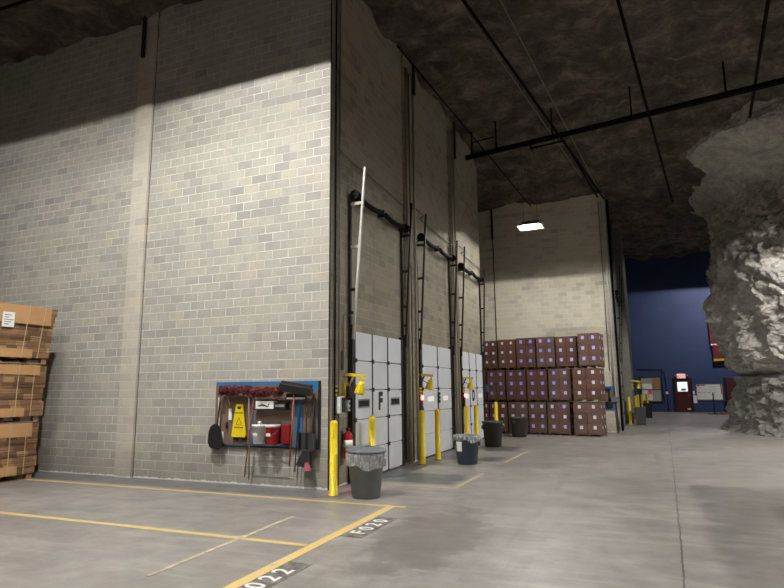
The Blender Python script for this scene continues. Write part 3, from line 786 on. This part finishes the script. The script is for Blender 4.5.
MB().hexa([(.03,-.13,.30),(.11,-.13,.31),(.11,-.06,.31),(.03,-.06,.30),(.03,-.11,.42),(.07,-.11,.43),(.07,-.05,.43),(.03,-.05,.42)]).build('red_brush', M_pinkred, t)
t = thing('dustpan', 'grey square dustpan hanging in front of the right end of the tool board', 'dustpan', (-4.80, B-.07, 0))
MB().box(-.16, .12, -.03, -.018, .58, .86).build('pan', M_bin_dark, t)
rm = MB(); rm.box(-.16, -.145, -.10, -.03, .58, .86); rm.box(.105, .12, -.10, -.03, .58, .86); rm.box(-.16, .12, -.10, -.03, .58, .60); rm.build('pan_rim', M_bin_dark, t)
pole('handle', [(.06, -.02, .84), (.06, -.01, 1.46)], .018, M_bin_blue, t)
# shovels
for i, (px, bxp, lab) in enumerate(((-6.50, -6.56, 'black scoop shovel hanging at the far left of the tool board'),)):
    t = thing('shovel', lab, 'shovel', (0, B-.12+.05*i, 0))
    pole('handle', [(px, 0, 1.45), (bxp+.02, -.01, .95)], .013, M_black, t)
    MB().tube([(px-.05, 0, 1.46), (px+.05, 0, 1.46)], .014, 8).build('grip', M_black, t)
    outline = [(-.10,.93), (-.03,.97), (.03,.97), (.11,.90), (.15,.66), (.13,.58), (.06,.55), (-.10,.58), (-.15,.66), (-.14,.84)]
    MB().prism([(bxp+a, b) for a, b in outline], -.035, -.015, 'xz').build('blade', M_black, t, bevel=.008)
# wet floor sign
t = thing('wet_floor_sign', 'yellow folding caution sign hanging on the tool board', 'sign', (-6.13, B-.08, 0))
MB().prism([(-.06,1.29),(.06,1.29),(.07,1.27),(.145,.80),(.13,.76),(-.13,.76),(-.145,.80),(-.07,1.27)], -.02, 0, 'xz').build('front_board', M_yellow, t, bevel=.004)
MB().prism([(-.05,1.28),(.05,1.28),(.13,.72),(.05,.70),(.03,.74),(-.03,.74),(-.05,.70),(-.13,.72)], .012, .028, 'xz').build('rear_board', M_black, t)
MB().prism([(-.035,1.255),(-.015,1.25),(.0,1.255),(.015,1.25),(.035,1.255),(.03,1.21),(-.03,1.21)], -.023, -.02, 'xz').build('black_emblem', M_black, t)
text_obj('caution_text', 'CAUTION', .034, M_black, faceY(0, -.0215, 1.15), t, .001, .001)
tri = MB()
for a, b in (((-.055,.965),(.055,.965)), ((.055,.965),(0,1.075)), ((0,1.075),(-.055,.965))): tri.bar((a[0],-.0215,a[1]), (b[0],-.0215,b[1]), .003, .008, (0,1,0))
tri.build('warning_triangle', M_black, t)
text_obj('floor_text', 'WET FLOOR', .032, M_black, faceY(0, -.0215, .915), t, .001, .001)
# papers and small items on the board
t = thing('hanging_tag', 'white tag on a chain hanging left of the yellow caution sign', 'tag', (-6.34, B-.05, 0))
MB().box(-.03, .03, -.012, -.006, 1.03, 1.22).build('card', M_paper, t)
MB().tube([(-.08,-.01,1.40),(-.04,-.01,1.36),(0,-.01,1.22)], .006, 6).build('chain', M_galv, t)
MB().tube([(-.06,-.02,1.0),(-.055,-.02,.9)], .018, 8).build('black_bottle', M_black, t)
tag(MB().box(-6.56, -6.47, B-.05, B-.042, .66, .84).build('paper_sheet', M_paper), 'small white sheet low on the tool board beside the shovels', 'paper')
tag(MB().box(-6.60, -6.57, B-.05, B-.04, .7, 1.4).build('white_strip', M_paper), 'narrow white vertical strip at the left end of the tool board', 'strip')
tag(MB().box(-5.33, -5.17, B-.045, B-.038, .97, 1.03).build('grey_plate', M_grey), 'small grey plate on the tool board above the red bucket', 'plate')
def bucket(x, mat, label, lidmat, rl=.10):
    t = thing('bucket', label, 'bucket', (x, B-.155, .676))
    MB().lathe([(.092, 0), (.096, .005), (.113, .25), (.119, .25), (.119, .275), (.112, .28), (.0001, .275)], n=32).build('pail', mat, t)
    MB().lathe([(.122, .262), (.124, .285), (.118, .3), (.0001, .302)], n=32).build('lid', lidmat, t)
    MB().tube([(.12*cos(a), -.12*abs(sin(a))*.3-.09*sin(a), .25-.12*sin(a)) for a in [pi*k/12 for k in range(13)]], .0035, 6).build('bail_handle', M_galv, t)
    MB().box(-.05, .03, -.112, -.105, .12, .17).build('white_label', M_paper, t)
    return t
bucket(-5.68, M_white, 'white lidded bucket on the tool board shelf', M_white)
bk = bucket(-5.43, M_redp, 'red bucket beside the white bucket on the shelf', M_white)
tag(MB().lathe([(.03, 0), (.032, .03), (.028, .045), (.0001, .048)], (-5.68, B-.155, .979), 16).build('jar_cap', M_paper), 'small white cap lying on the lid of the white bucket', 'cap')
tag(MB().box(-5.29, -5.14, B-.13, B-.04, .68, .98).build('red_container', M_darkred, bevel=.02), 'dark red container tucked behind the red bucket at its right', 'container')
t = thing('glove_box', 'white printed box of gloves on the upper shelf of the tool board', 'box', (-5.58, B-.12, 1.221))
MB().box(-.17, .17, -.06, .06, 0, .12).build('carton', M_paper, t, bevel=.003)
g = MB(); g.tube([(-.1,-.062,.04),(-.05,-.062,.075),(0,-.062,.06),(.05,-.062,.03),(.08,-.062,.06),(.09,-.062,.09)], .008, 6); g.tube([(-.12,-.062,.05),(.04,-.062,.05)], .007, 6); g.build('printed_mark', M_black, t)
t = thing('glove_box', 'dark grey box lying beside the white glove box', 'box', (-5.30, B-.12, 1.221))
MB().box(-.10, .11, -.055, .055, 0, .10).build('carton', M_steel_d, t, bevel=.003)
MB().box(-.08, .09, -.057, -.055, .03, .07).build('pale_print', M_grey, t)
tag(MB().box(-5.16, -4.98, B-.10, B-.045, 1.37, 1.43).build('white_bracket', M_paper), 'short white block under the push broom on the tool board', 'block')

# ------------------------------------------------------------------ cardboard bundles at the left
def pallet(parent, w, d, z=0, name='pallet', mat=None):
    p = MB()
    for k in range(7):
        xx = -w/2 + k*(w-.09)/6; p.box(xx, xx+.09, -d/2, d/2, z+.085, z+.105)
    for yy in (-d/2, -.04, d/2-.08):
        for xx in (-w/2, -.05, w/2-.1): p.box(xx, xx+.1, yy, yy+.08, z+.018, z+.085)
        p.box(-w/2, w/2, yy, yy+.08, z, z+.018)
    return p.build(name, mat or M_wood_pal, parent)
def bundle(x, y, z, label, h, w=1.7, d=.95, lean=0, tagw=False, rz=0, seed=1, topband=.2):
    t = thing('cardboard_bundle', label, 'cardboard bundle', (x, y, z), rz, group='pallets of flattened cardboard stacked at the left')
    pallet(t, w-.06, d-.06)
    rnd = random.Random(seed); mb = MB(); n = 7; zz = .106; H_ = h-.106
    for k in range(n):
        o = lean*(k/n)**1.5; j = rnd.uniform(-.012, .012); dz = H_/n
        mb.hexa([(-w/2+o+j, -d/2+j, zz), (w/2+o+j, -d/2-j, zz), (w/2+o+j, d/2, zz), (-w/2+o+j, d/2, zz),
                 (-w/2+o+j, -d/2+j, zz+dz), (w/2+o+j+lean*.1, -d/2-j, zz+dz), (w/2+o+j+lean*.1, d/2, zz+dz), (-w/2+o+j, d/2, zz+dz)]); zz += dz
    mb.build('flat_cartons', M_flats, t)
    c = MB(); o = lean
    c.hexa([(-w/2+o+.2, -d/2-.02, h-topband), (w/2+o-.13, -d/2-.02, h-topband-.03), (w/2+o-.13, d/2+.01, h-topband-.03), (-w/2+o+.2, d/2+.01, h-topband),
            (-w/2+o+.2, -d/2-.015, h+.012), (w/2+o-.13, -d/2-.015, h+.012), (w/2+o-.13, d/2+.01, h+.012), (-w/2+o+.2, d/2+.01, h+.012)])
    c.build('top_cap', M_kraft, t)
    MB().box(-w/2+.02, w/2-.35, -d/2-.022, -d/2, .108, .108+.15).build('lower_band', M_kraft, t)
    for xx in (-.25, .35, .62):
        s = MB(); s.bar((xx*w/1.7, -d/2-.028, .1), (xx*w/1.7+o, -d/2-.028, h+.014), .012, .006, (0, 1, 0)); s.bar((xx*w/1.7+o, -d/2-.028, h+.016), (xx*w/1.7+o, d/2+.02, h+.016), .012, .006)
        s.build('strap', M_strap, t)
    for zz2 in (.45, .68):
        MB().box(-w/2, w/2+o*.6, -d/2-.026, -d/2-.02, zz2*h, zz2*h+.012).build('strap', M_tape, t)
    if tagw:
        k = MB(); k.box(.0, .21, -d/2-.04, -d/2-.03, h-.40, h-.14); l = k.build('shipping_label', M_paper, t)
        kk = MB()
        for q in range(5): kk.box(.03, .03+.04*(2+q%3), -d/2-.042, -d/2-.04, h-.36+q*.04, h-.345+q*.04)
        kk.build('label_print', M_grey, l)
    return t
def bundle_at(z, h, w, d, a, cxr, cyr, label, **k):
    """(cxr, cyr) is the near right corner on the floor plan, a the turn of the pallet"""
    c, s_ = cos(a), sin(a)
    return bundle(cxr - w/2*c - d/2*s_, cyr - w/2*s_ + d/2*c, z, label, h, w, d, rz=a, **k)
bundle_at(0, .97, 1.80, 1.1, pi/2, -10.1, 7.50, 'cardboard bundle on the floor at the left, bottom of its stack', lean=.0, seed=1, topband=.2)
bundle_at(.99, 1.0, 1.80, 1.1, pi/2, -10.1, 7.54, 'strapped cardboard bundle in the middle of the left stack', lean=.02, seed=2, topband=.14)
bundle_at(2.02, 1.02, 1.9, 1.15, pi/2, -10.05, 7.56, 'top cardboard bundle with a white shipping label, leaning right', lean=.10, tagw=True, seed=4, topband=.3)

# ------------------------------------------------------------------ carton loads on pallets in front of the far block wall
def make_load(w, d, h, labmat, rows=3, twolab=True, wrap=False, small=False, name_label=''):
    t = thing('pallet_load', name_label, 'pallet of cartons')
    p = MB()
    for yy in (-d/2+.03, -.04, d/2-.09):
        for xx in (-w/2+.01, -.04, w/2-.09): p.box(xx, xx+.08, yy, yy+.06, 0, .06)
    p.box(-w/2, w/2, -d/2, d/2, .06, .08); p.build('pallet', M_pal_d, t)
    ch = (h-.085)/rows; cw = w/2
    for r in range(rows):
        for c in range(2):
            for k in range(2):
                cx = -w/2+(c+.5)*cw; cy = -d/2+(k+.5)*d/2; zz = .083+r*ch
                mb = MB().box(cx-cw/2+.004, cx+cw/2-.004, cy-d/4+.004, cy+d/4-.004, zz+.002, zz+ch-.002)
                co_ = mb.build('carton', M_carton, t, bevel=.006)
                if k == 0:
                    y_ = cy-d/4
                    lm = random.choice(labmat) if isinstance(labmat, list) else labmat
                    s_ = .042 if small else .054
                    lx = cx+random.uniform(-.02, .02); lz = zz+ch*.6
                    MB().box(lx-s_*.8, lx+s_*.8, y_-.002, y_+.004, lz-s_, lz+s_*.9).build('carton_label', lm, co_)
                    MB().box(cx-.012, cx+.012, y_+.0005, y_+.004, zz+.004, zz+ch*.3).build('tape_strip', M_tape, co_)
                if c == 1:
                    MB().box(cx+cw/2-.008, cx+cw/2-.002, cy-.05, cy+.05, zz+ch*.45, zz+ch*.72).build('side_label', M_lab[1], co_)
    if wrap:
        s = MB(); n = 24; rings = []
        for j in range(9):
            z = .07 + (h-.07+.012)*j/8; ring = []
            for (ax, ay, bx_, by_) in ((-1,-1,1,-1), (1,-1,1,1), (1,1,-1,1), (-1,1,-1,-1)):
                for i in range(8):
                    u = i/8; x = (ax+(bx_-ax)*u)*(w/2+.004); y = (ay+(by_-ay)*u)*(d/2+.006)
                    o = .008*noise.noise(Vector((x*7, y*7, z*9)))+.006
                    ring.append(s.bm.verts.new((x+math.copysign(o, x), y+math.copysign(o, y), z)))
            rings.append(ring)
        for A, Bq in zip(rings, rings[1:]):
            for i in range(len(A)): s.bm.faces.new((A[i], A[(i+1)%len(A)], Bq[(i+1)%len(A)], Bq[i])).smooth = True
        s.build('stretch_film', M_film, t)
    return t
M_pal_d = plain('dark_pallet_wood', srgb(98,72,56), .85, 0, .25, 8, .3)
LB, LW_, LL = M_lab
cols_x = {  # left edge, right edge
 0: [(-5.18,-4.72), (-4.70,-4.09), (-4.05,-3.40), (-3.37,-2.80), (-2.77,-2.06), (-1.93,-1.12)],
 1: [(-5.20,-4.80), (-4.76,-4.13), (-4.09,-3.42), (-3.39,-2.73), (-2.69,-1.99), (-1.90,-1.09)],
 2: [(-4.86,-4.36), (-4.33,-3.73), (-3.70,-3.07), (-3.03,-2.44), (-2.40,-1.75), (-1.68,-1.05)],
}
side = ['leftmost', 'second from left', 'third from left', 'fourth from left', 'fifth', 'rightmost']
rown = ['bottom', 'middle', 'top']
def y_front(x): return 19.75 - (x+4.9)*.155
zb = [0, 1.045, 2.09]
hh = [[1.02]*6, [1.02, 1.02, 1.02, 1.02, 1.03, 1.03], [.98, 1.0, 1.02, 1.02, 1.0, 1.06]]
labsty = [[LW_, [LW_, LL], [LW_, LL], [LW_, LW_, LL], [LW_, LL], LW_],
          [LW_, LB, LB, LB, [LB, LL], [LL, LW_]],
          [LW_, LW_, LB, [LB, LB, LL], [LL, LW_], LL]]
wraps = {(2,5), (2,3), (1,4), (0,4), (0,5), (0,3), (0,2)}
desc = {(2,0): 'with many small white labels', (2,1): 'with small white labels', (2,2): 'with violet labels', (2,3): 'with a glossy film patch', (2,4): 'with pale labels', (2,5): 'wrapped in film',
        (1,0): 'with white labels', (1,1): 'with blue labels', (1,2): 'with bright blue labels', (1,3): 'with blue labels', (1,4): 'under glossy stretch film', (1,5): 'with lilac labels',
        (0,0): 'behind a yellow bollard', (0,1): 'behind the charcoal bin', (0,2): 'right behind the charcoal bin', (0,3): 'with dull labels', (0,4): 'under shiny stretch film', (0,5): 'slightly forward'}
for r in range(3):
    for c in range(6):
        a, b = cols_x[r][c]; w = b-a; xm = (a+b)/2
        lab = 'cartons on pallet %s, %s in %s row' % (desc[(r, c)], side[c], rown[r])
        t = make_load(w, .95, hh[r][c], labsty[r][c], wrap=(r, c) in wraps, small=(r == 2 and c < 2), name_label=lab)
        t.location = (xm + (0 if c < 5 else -.02), y_front(xm)+.475-(.08 if c == 5 else 0), zb[r]); t.rotation_euler = (0, 0, -.10)
        t['group'] = 'pallet loads of cartons by the far block wall'

# loads added right of the camera, out of view, whose shade falls on the floor
for i, (x, y) in enumerate(((3.0, 10.05), (3.02, 8.98), (2.98, 7.9), (3.0, 6.84), (3.03, 5.78))):
    for z, n_ in ((0, 3), (1.045, 3)):
        t = thing('pallet_load', '%s load of plain cartons in the %s unseen pile added for floor shade' % ('lower' if z == 0 else 'upper', ['furthest', 'second furthest', 'middle', 'second nearest', 'nearest'][i]), 'pallet of cartons', (x, y, z))
        MB().box(-.55, .55, -.5, .5, .0, .08).build('pallet', M_wood_pal, t)
        for q in range(n_):
            MB().box(-.54, .54, -.49, .49, .082+q*.32, .398+q*.32).build('carton', M_carton, t, bevel=.01)

# ------------------------------------------------------------------ far block wall: small tool board, junction box, conduits
t = thing('tool_board', 'small blue-framed tool board on the far block wall right of the cartons', 'tool board', (-.99, BY, 0))
MB().box(-.2, .16, -.03, -.001, .72, 1.5).build('back_panel', M_bluebd, t)
MB().box(-.15, .11, -.035, -.03, .82, 1.36).build('brown_panel', M_brown, t)
t = thing('dustpan', 'black dustpan and brush hanging on the small far tool board', 'dustpan', (-1.0, BY-.06, 0))
MB().box(-.12, .10, -.05, .0, .80, 1.0).build('pan', M_black, t, bevel=.02)
MB().tube([(0, -.01, 1.0), (.0, -.01, 1.4)], .015, 8).build('handle', M_black, t)
MB().box(-.16, .06, -.06, .0, 1.36, 1.44).build('brush', M_black, t, bevel=.01)
t = thing('electrical_box', 'grey electrical box low at the corner of the far block wall', 'electrical box', (BX+.0, BY-.02, 0))
MB().box(-.22, .04, -.1, .0, .98, 1.16).build('case', M_conduit, t, bevel=.01)
MB().tube([(-.08, -.04, 1.16), (-.08, -.04, 4.9), (-.12, -.04, 7.9)], .02, 8).build('riser_conduit', M_galv_l, t)
MB().tube([(-.05, -.04, .98), (-.02, -.04, .05)], .03, 8).build('lower_conduit', M_conduit, t)
tag(MB().tube([(BX-.2, BY-.03, 2.0), (BX-.21, BY-.03, 7.9)], .012, 8).build('vertical_conduit', M_conduit), 'thin conduit up the far block wall left of the corner riser', 'conduit')
for i, (y, mt, r) in enumerate(((21.6, M_ductpipe, .04), (22.6, M_conduit, .03), (24.6, M_conduit, .035), (29.2, M_conduit, .04), (33.6, M_conduit, .04))):
    tag(MB().tube([(BX+.06, y, .02), (BX+.06, y, 8.1)], r, 8).build('vertical_pipe', mt),
        ['nearest dark pipe on the far dock wall', 'second pipe on the far dock wall', 'third pipe along the far dock wall', 'fourth pipe along the far dock wall', 'furthest pipe on the far dock wall'][i], 'pipe')
dock_door(4, 22.9, 25.1, 3, 'C', windows='dark', x=BX)
dock_door(5, 26.6, 28.8, 3, 'B', windows='dark', x=BX)
dock_door(6, 30.3, 32.5, 3, 'A', windows='dark', x=BX)
for i, y in enumerate((22.8, 25.3, 26.5, 29.0, 30.2, 32.7)):
    ladder_track(y, '%s steel door track along the far dock wall' % ['nearest', 'second', 'third', 'fourth', 'fifth', 'furthest'][i], M_steel_d, .30, 5.9, x=BX)
spring_shaft(22.75, 25.3, 4.9, 'black torsion springs on the nearest of the far dock doors', BX)
spring_shaft(26.45, 29.0, 4.9, 'black torsion springs on the middle of the far dock doors', BX)
spring_shaft(30.15, 32.7, 4.9, 'black torsion springs on the last of the far dock doors', BX)
dock_arm(26.15, 'yellow dock light beside the nearest far dock door', 1.68, bx=BX+.38)
dock_arm(29.72, 'yellow dock light beside the middle far dock door', 1.68, bx=BX+.38)
for i, y in enumerate((25.95, 29.5, 33.2)): struct(MB().box(BX-.02, BX+.38, y, y+.45, 0, 8.4).build('trim_%d' % (8+i), M_conduit, bevel=.01))

# ------------------------------------------------------------------ blue wall fittings
F_ = BL/39
def bz(z): return H+(z-H)*F_
def bxx(x): return x*F_
t = thing('window_1', None, None, (0, BL, 0)); t['kind'] = 'structure'
x0, x1, z0, z1 = bxx(.0), bxx(1.06), bz(.56), bz(1.96)
f = MB(); f.box(x0-.06, x0, -.06, 0, z0-.06, z1+.06); f.box(x1, x1+.06, -.06, 0, z0-.06, z1+.06); f.box(x0, x1, -.06, 0, z0-.06, z0); f.box(x0, x1, -.06, 0, z1, z1+.06); f.box(x0, x1, -.05, 0, (z0+z1)/2-.02, (z0+z1)/2+.02)
f.build('window_frame', M_black, t)
M_office = emis('office_behind_window', (.6, .55, .48, 1), .07); M_office.node_tree.nodes['Principled BSDF'].inputs['Base Color'].default_value = (.22, .2, .17, 1)
MB().box(x0, x1, -.02, -.005, z0, z1).build('window_pane', M_office, t)
for i, (a, b, c_, d, mt, l) in enumerate(((.05, .58, .62, 1.60, M_paper, 'large white poster taped inside the blue wall window'),)):
    tag(MB().box(bxx(a), bxx(b), BL-.035, BL-.022, bz(c_), bz(d)).build('poster', mt), l, 'poster')
M_pink = plain('pink_paper', srgb(214,60,140), .7); M_yel2 = plain('orange_paper', srgb(226,180,60), .7); M_tan = plain('tan_board', srgb(150,112,78), .8)
tag(MB().box(bxx(.38), bxx(.55), BL-.05, BL-.037, bz(1.0), bz(1.22)).build('paper_note', M_pink), 'pink note on the white poster in the window', 'note')
tag(MB().box(bxx(.18), bxx(.38), BL-.05, BL-.037, bz(.74), bz(1.0)).build('paper_note', M_yel2), 'orange-yellow note on the white poster in the window', 'note')
tag(MB().box(bxx(.62), bxx(1.02), BL-.035, BL-.022, bz(1.34), bz(1.9)).build('notice_board', M_tan), 'tan board behind the upper right of the window', 'board')

t = thing('door_7', None, None, (0, BL, 0)); t['kind'] = 'structure'
x0, x1, zt = bxx(1.84), bxx(2.66), bz(1.80)
MB().box(x0, x1, -.05, 0, .01, zt).build('door_leaf', M_door_m, t)
f = MB(); f.box(x0-.09, x0, -.08, 0, 0, zt+.09); f.box(x1, x1+.09, -.08, 0, 0, zt+.09); f.box(x0, x1, -.08, 0, zt, zt+.09); f.build('door_frame', M_dark, t)
M_dw = emis('lit_door_window', (.9, 1, .93, 1), .8)
MB().box(bxx(1.97), bxx(2.5), -.06, -.05, bz(1.13), bz(1.68)).build('door_window', M_dw, t)
MB().box(bxx(2.15), bxx(2.4), -.066, -.06, bz(1.17), bz(1.3)).build('door_sign', M_grey, t)
MB().tube([(x1-.08, -.05, .95), (x1-.08, -.1, .95), (x1-.16, -.1, .95)], .015, 8).build('door_handle', M_galv, t)
MB().box(bxx(2.4), bxx(2.6), -.055, -.05, bz(.02)+.05, bz(.02)+.12).build('kick_label', M_paper, t)
t = thing('exit_sign', 'lit red and white EXIT sign above the maroon door', 'exit sign', (bxx(2.21), BL-.03, bz(2.03)))
MB().box(-.22, .22, -.04, .03, -.13, .13).build('case', emis('exit_face', (1, .5, .52, 1), .3), t, bevel=.01)
text_obj('exit_text', 'EXIT', .21, emis('exit_red', (1, .02, .04, 1), .8), faceY(0, -.045, 0), t, .002, .006)
for s in (-1, 1):
    MB().tube([(s*.22, -.02, .0), (s*.34, -.04, .03)], [.03, .05], 10).build('emergency_lamp_head', M_grey, t)

t = thing('whiteboard', 'framed whiteboard with schedule on the blue wall right of the door', 'whiteboard', (0, BL, 0))
x0, x1, z0, z1 = bxx(2.98), bxx(4.27), bz(.66), bz(1.52)
MB().box(x0, x1, -.03, 0, z0, z1).build('board', M_white, t)
f = MB()
for q in ((x0-.03, x1+.03, z1, z1+.03), (x0-.03, x1+.03, z0-.03, z0), (x0-.03, x0, z0, z1), (x1, x1+.03, z0, z1)): f.box(q[0], q[1], -.045, 0, q[2], q[3])
f.build('frame', M_grey, t)
for q in ((x0+.03, x0+.16, z1-.1, z1-.02), (x0+.2, x0+.42, z1-.08, z1-.03), (x1-.06, x1-.01, z0+.3, z1), (x0+.05, x0+.2, z0+.36, z0+.39), (x0+.27, x0+.42, z0+.36, z0+.39), (x0+.5, x0+.66, z0+.36, z0+.39)): MB().box(q[0], q[1], -.034, -.03, q[2], q[3]).build('red_heading', M_redp, t)
f = MB()
for k in range(6): f.box(x0+.05, x0+.3+.1*(k % 3), -.033, -.03, z1-.16-k*.1, z1-.15-k*.1)
for k in range(5): f.box(x0+.6, x0+.9+.05*(k % 3), -.033, -.03, z1-.14-k*.1, z1-.13-k*.1)
f.build('written_rows', M_grey, t)
t = thing('telephone', 'white wall phone with paper below it beside the maroon door', 'phone', (bxx(2.80), BL, 0))
MB().box(-.05, .06, -.07, 0, bz(.95), bz(1.15)).build('phone_body', M_white, t, bevel=.01)
MB().box(-.04, .14, -.02, 0, bz(.45), bz(.9)).build('paper', M_paper, t)
t = thing('intercom', 'small white intercom on the conduit between window and door', 'intercom', (bxx(1.38), BL, 0))
MB().box(-.06, .06, -.06, 0, bz(.98), bz(1.12)).build('case', M_white, t, bevel=.01)
c = MB(); c.tube([(bxx(-.18), BL-.03, bz(2.45)), (bxx(1.2), BL-.03, bz(2.43)), (bxx(1.32), BL-.03, bz(2.2)), (bxx(1.38), BL-.03, bz(1.12))], .018, 8)
c.tube([(bxx(1.38), BL-.03, bz(.98)), (bxx(1.40), BL-.03, .05)], .018, 8); c.tube([(bxx(1.2), BL-.03, bz(2.43)), (bxx(1.18), BL-.03, bz(1.0)), (bxx(1.24), BL-.03, bz(.5))], .018, 8)
tag(c.build('electrical_conduit', M_steel_d), 'dark conduit framing the window on the blue wall', 'conduit')
# dark doorway and maroon shutter
t = thing('door_8', None, None, (0, BL, 0)); t['kind'] = 'structure'
MB().box(bxx(4.52), bxx(5.4), -.05, 0, .01, bz(1.85)).build('door_leaf', M_door_m, t)
MB().box(bxx(4.40), bxx(4.52), -.07, 0, 0, bz(1.92)).build('door_frame', M_dark, t)
t = thing('maroon_canopy', 'maroon panel with yellow lower edge high on the blue wall beside the rock', 'canopy', (0, BL-.17, 0))
MB().box(3.72, 6.2, -.1, .16, 3.75, 5.6).build('upper_panel', M_maroon, t)
MB().box(3.80, 6.2, -.14, .16, 2.93, 3.68).build('lower_panel', M_maroon, t)
MB().box(3.80, 6.2, -.16, .16, 2.80, 2.92).build('yellow_edge', M_yellow_d, t)
MB().box(3.74, 6.2, -.12, .16, 3.68, 3.75).build('seam', M_paper, t)
# black stand and table beside the rock
t = thing('black_table', 'dark table in front of the dark doorway beside the rock', 'table', (3.75, 35.6, 0))
MB().box(-.9, 1.3, -.3, .3, .62, .67).build('table_top', M_black, t)
for xx in (.45, 1.2):
    for yy in (-.25, .25): MB().box(xx-.02, xx+.02, yy-.02, yy+.02, 0, .62).build('leg', M_black, t)
MB().box(.2, 1.2, -.25, .25, .12, .6).build('cabinet', M_dark, t)
MB().box(.3, .42, -.26, -.25, .42, .5).build('white_tag', M_paper, t); MB().box(.62, .82, -.26, -.25, .40, .5).build('white_tag', M_paper, t)
t = thing('post_stand', 'black post on a flat base in front of the whiteboard', 'stand', (3.40, 34.9, 0))
MB().box(-.03, .03, -.03, .03, .02, 1.1).build('post', M_black, t)
MB().box(-.3, .5, -.25, .25, 0, .03).build('base', M_black, t)

# ------------------------------------------------------------------ overhead pipes
ZP = 8.45
def hp(name, a, b, r, mat, label, cat='pipe', extra=None):
    return tag(MB().tube([a, b], r, 10).build(name, mat), label, cat)
t = thing('sprinkler_main', 'thick black sprinkler main crossing the aisle below the ceiling', 'pipe', (0, 0, 0))
MB().tube([(-4.25, 16.0, 8.2), (-.6, 15.35, 8.2), (6.5, 14.0, 8.2)], .075, 12).build('main_pipe', M_ductpipe, t)
MB().tube([(-4.25, 16.0, 8.2), (-4.30, 16.0, 8.2)], .075, 12).build('end_cap', M_ductpipe, t)
for x, y in ((-4.1, 15.97), (-3.35, 15.84), (-1.75, 15.56), (.25, 15.2), (2.3, 14.8), (5.0, 14.3)):
    MB().box(x-.02, x+.02, y-.02, y+.02, 8.2, ceil_z(x, y)+.1).build('hanger', M_ductpipe, t)
MB().tube([(-4.15, 16.0, 8.26), (-4.05, 15.9, 8.6), (-3.4, 15.84, 8.62)], .02, 8).build('loop_pipe', M_ductpipe, t)
MB().tube([(-2.35, 15.6, 8.08), (-2.35, 15.55, 7.98), (-1.45, 15.4, 7.98), (-.95, 21.0, 8.05)], .028, 8).build('branch_pipe', M_ductpipe, t)
hp('sprinkler_branch', (-2.58, 8.5, 8.42), (-.75, 20.9, 7.95), .032, M_ductpipe, 'black branch pipe running along the ceiling toward the corner of the far block wall')
hp('sprinkler_branch', (-.08, 8.9, 8.45), (1.45, 22.0, 7.85), .032, M_ductpipe, 'black branch pipe along the ceiling over the middle of the aisle')
hp('sprinkler_branch', (2.42, 9.4, 8.42), (3.05, 16.6, 8.3), .035, M_ductpipe, 'black branch pipe along the ceiling near the rock pillar')
hp('ceiling_conduit', (-2.0, 8.7, 8.6), (-.78, 20.8, 7.95), .012, M_conduit, 'thin pale conduit along the ceiling beside the black branch pipe')
hp('ceiling_conduit', (-2.72, 8.7, 8.6), (-1.3, 19.0, 8.15), .010, M_conduit, 'thin conduit just left of the black branch pipe')
hp('ceiling_conduit', (-4.30, 10.7, 8.75), (-3.2, 20.6, 7.9), .018, M_ductpipe, 'dark cable running from the dock wall to the glowing lamp')
hp('sprinkler_branch', (-13.4, 8.0-1.6, 8.75), (-8.9, 6.45, 8.6), .03, M_ductpipe, 'black pipe stub at the ceiling in the upper left')

# ------------------------------------------------------------------ world and view
w = bpy.data.worlds.new('World'); bpy.context.scene.world = w; w.use_nodes = True
w.node_tree.nodes['Background'].inputs[0].default_value = (.02, .02, .022, 1)
w.node_tree.nodes['Background'].inputs[1].default_value = .3
sc = bpy.context.scene
sc.view_settings.view_transform = 'Standard'; sc.view_settings.look = 'None'; sc.view_settings.gamma = 1
sc.view_settings.exposure = 0.05
sc.cycles.sample_clamp_indirect = 4.0
sc.cycles.use_denoising = True
sc.cycles.max_bounces = 8; sc.cycles.diffuse_bounces = 5; sc.cycles.transparent_max_bounces = 8
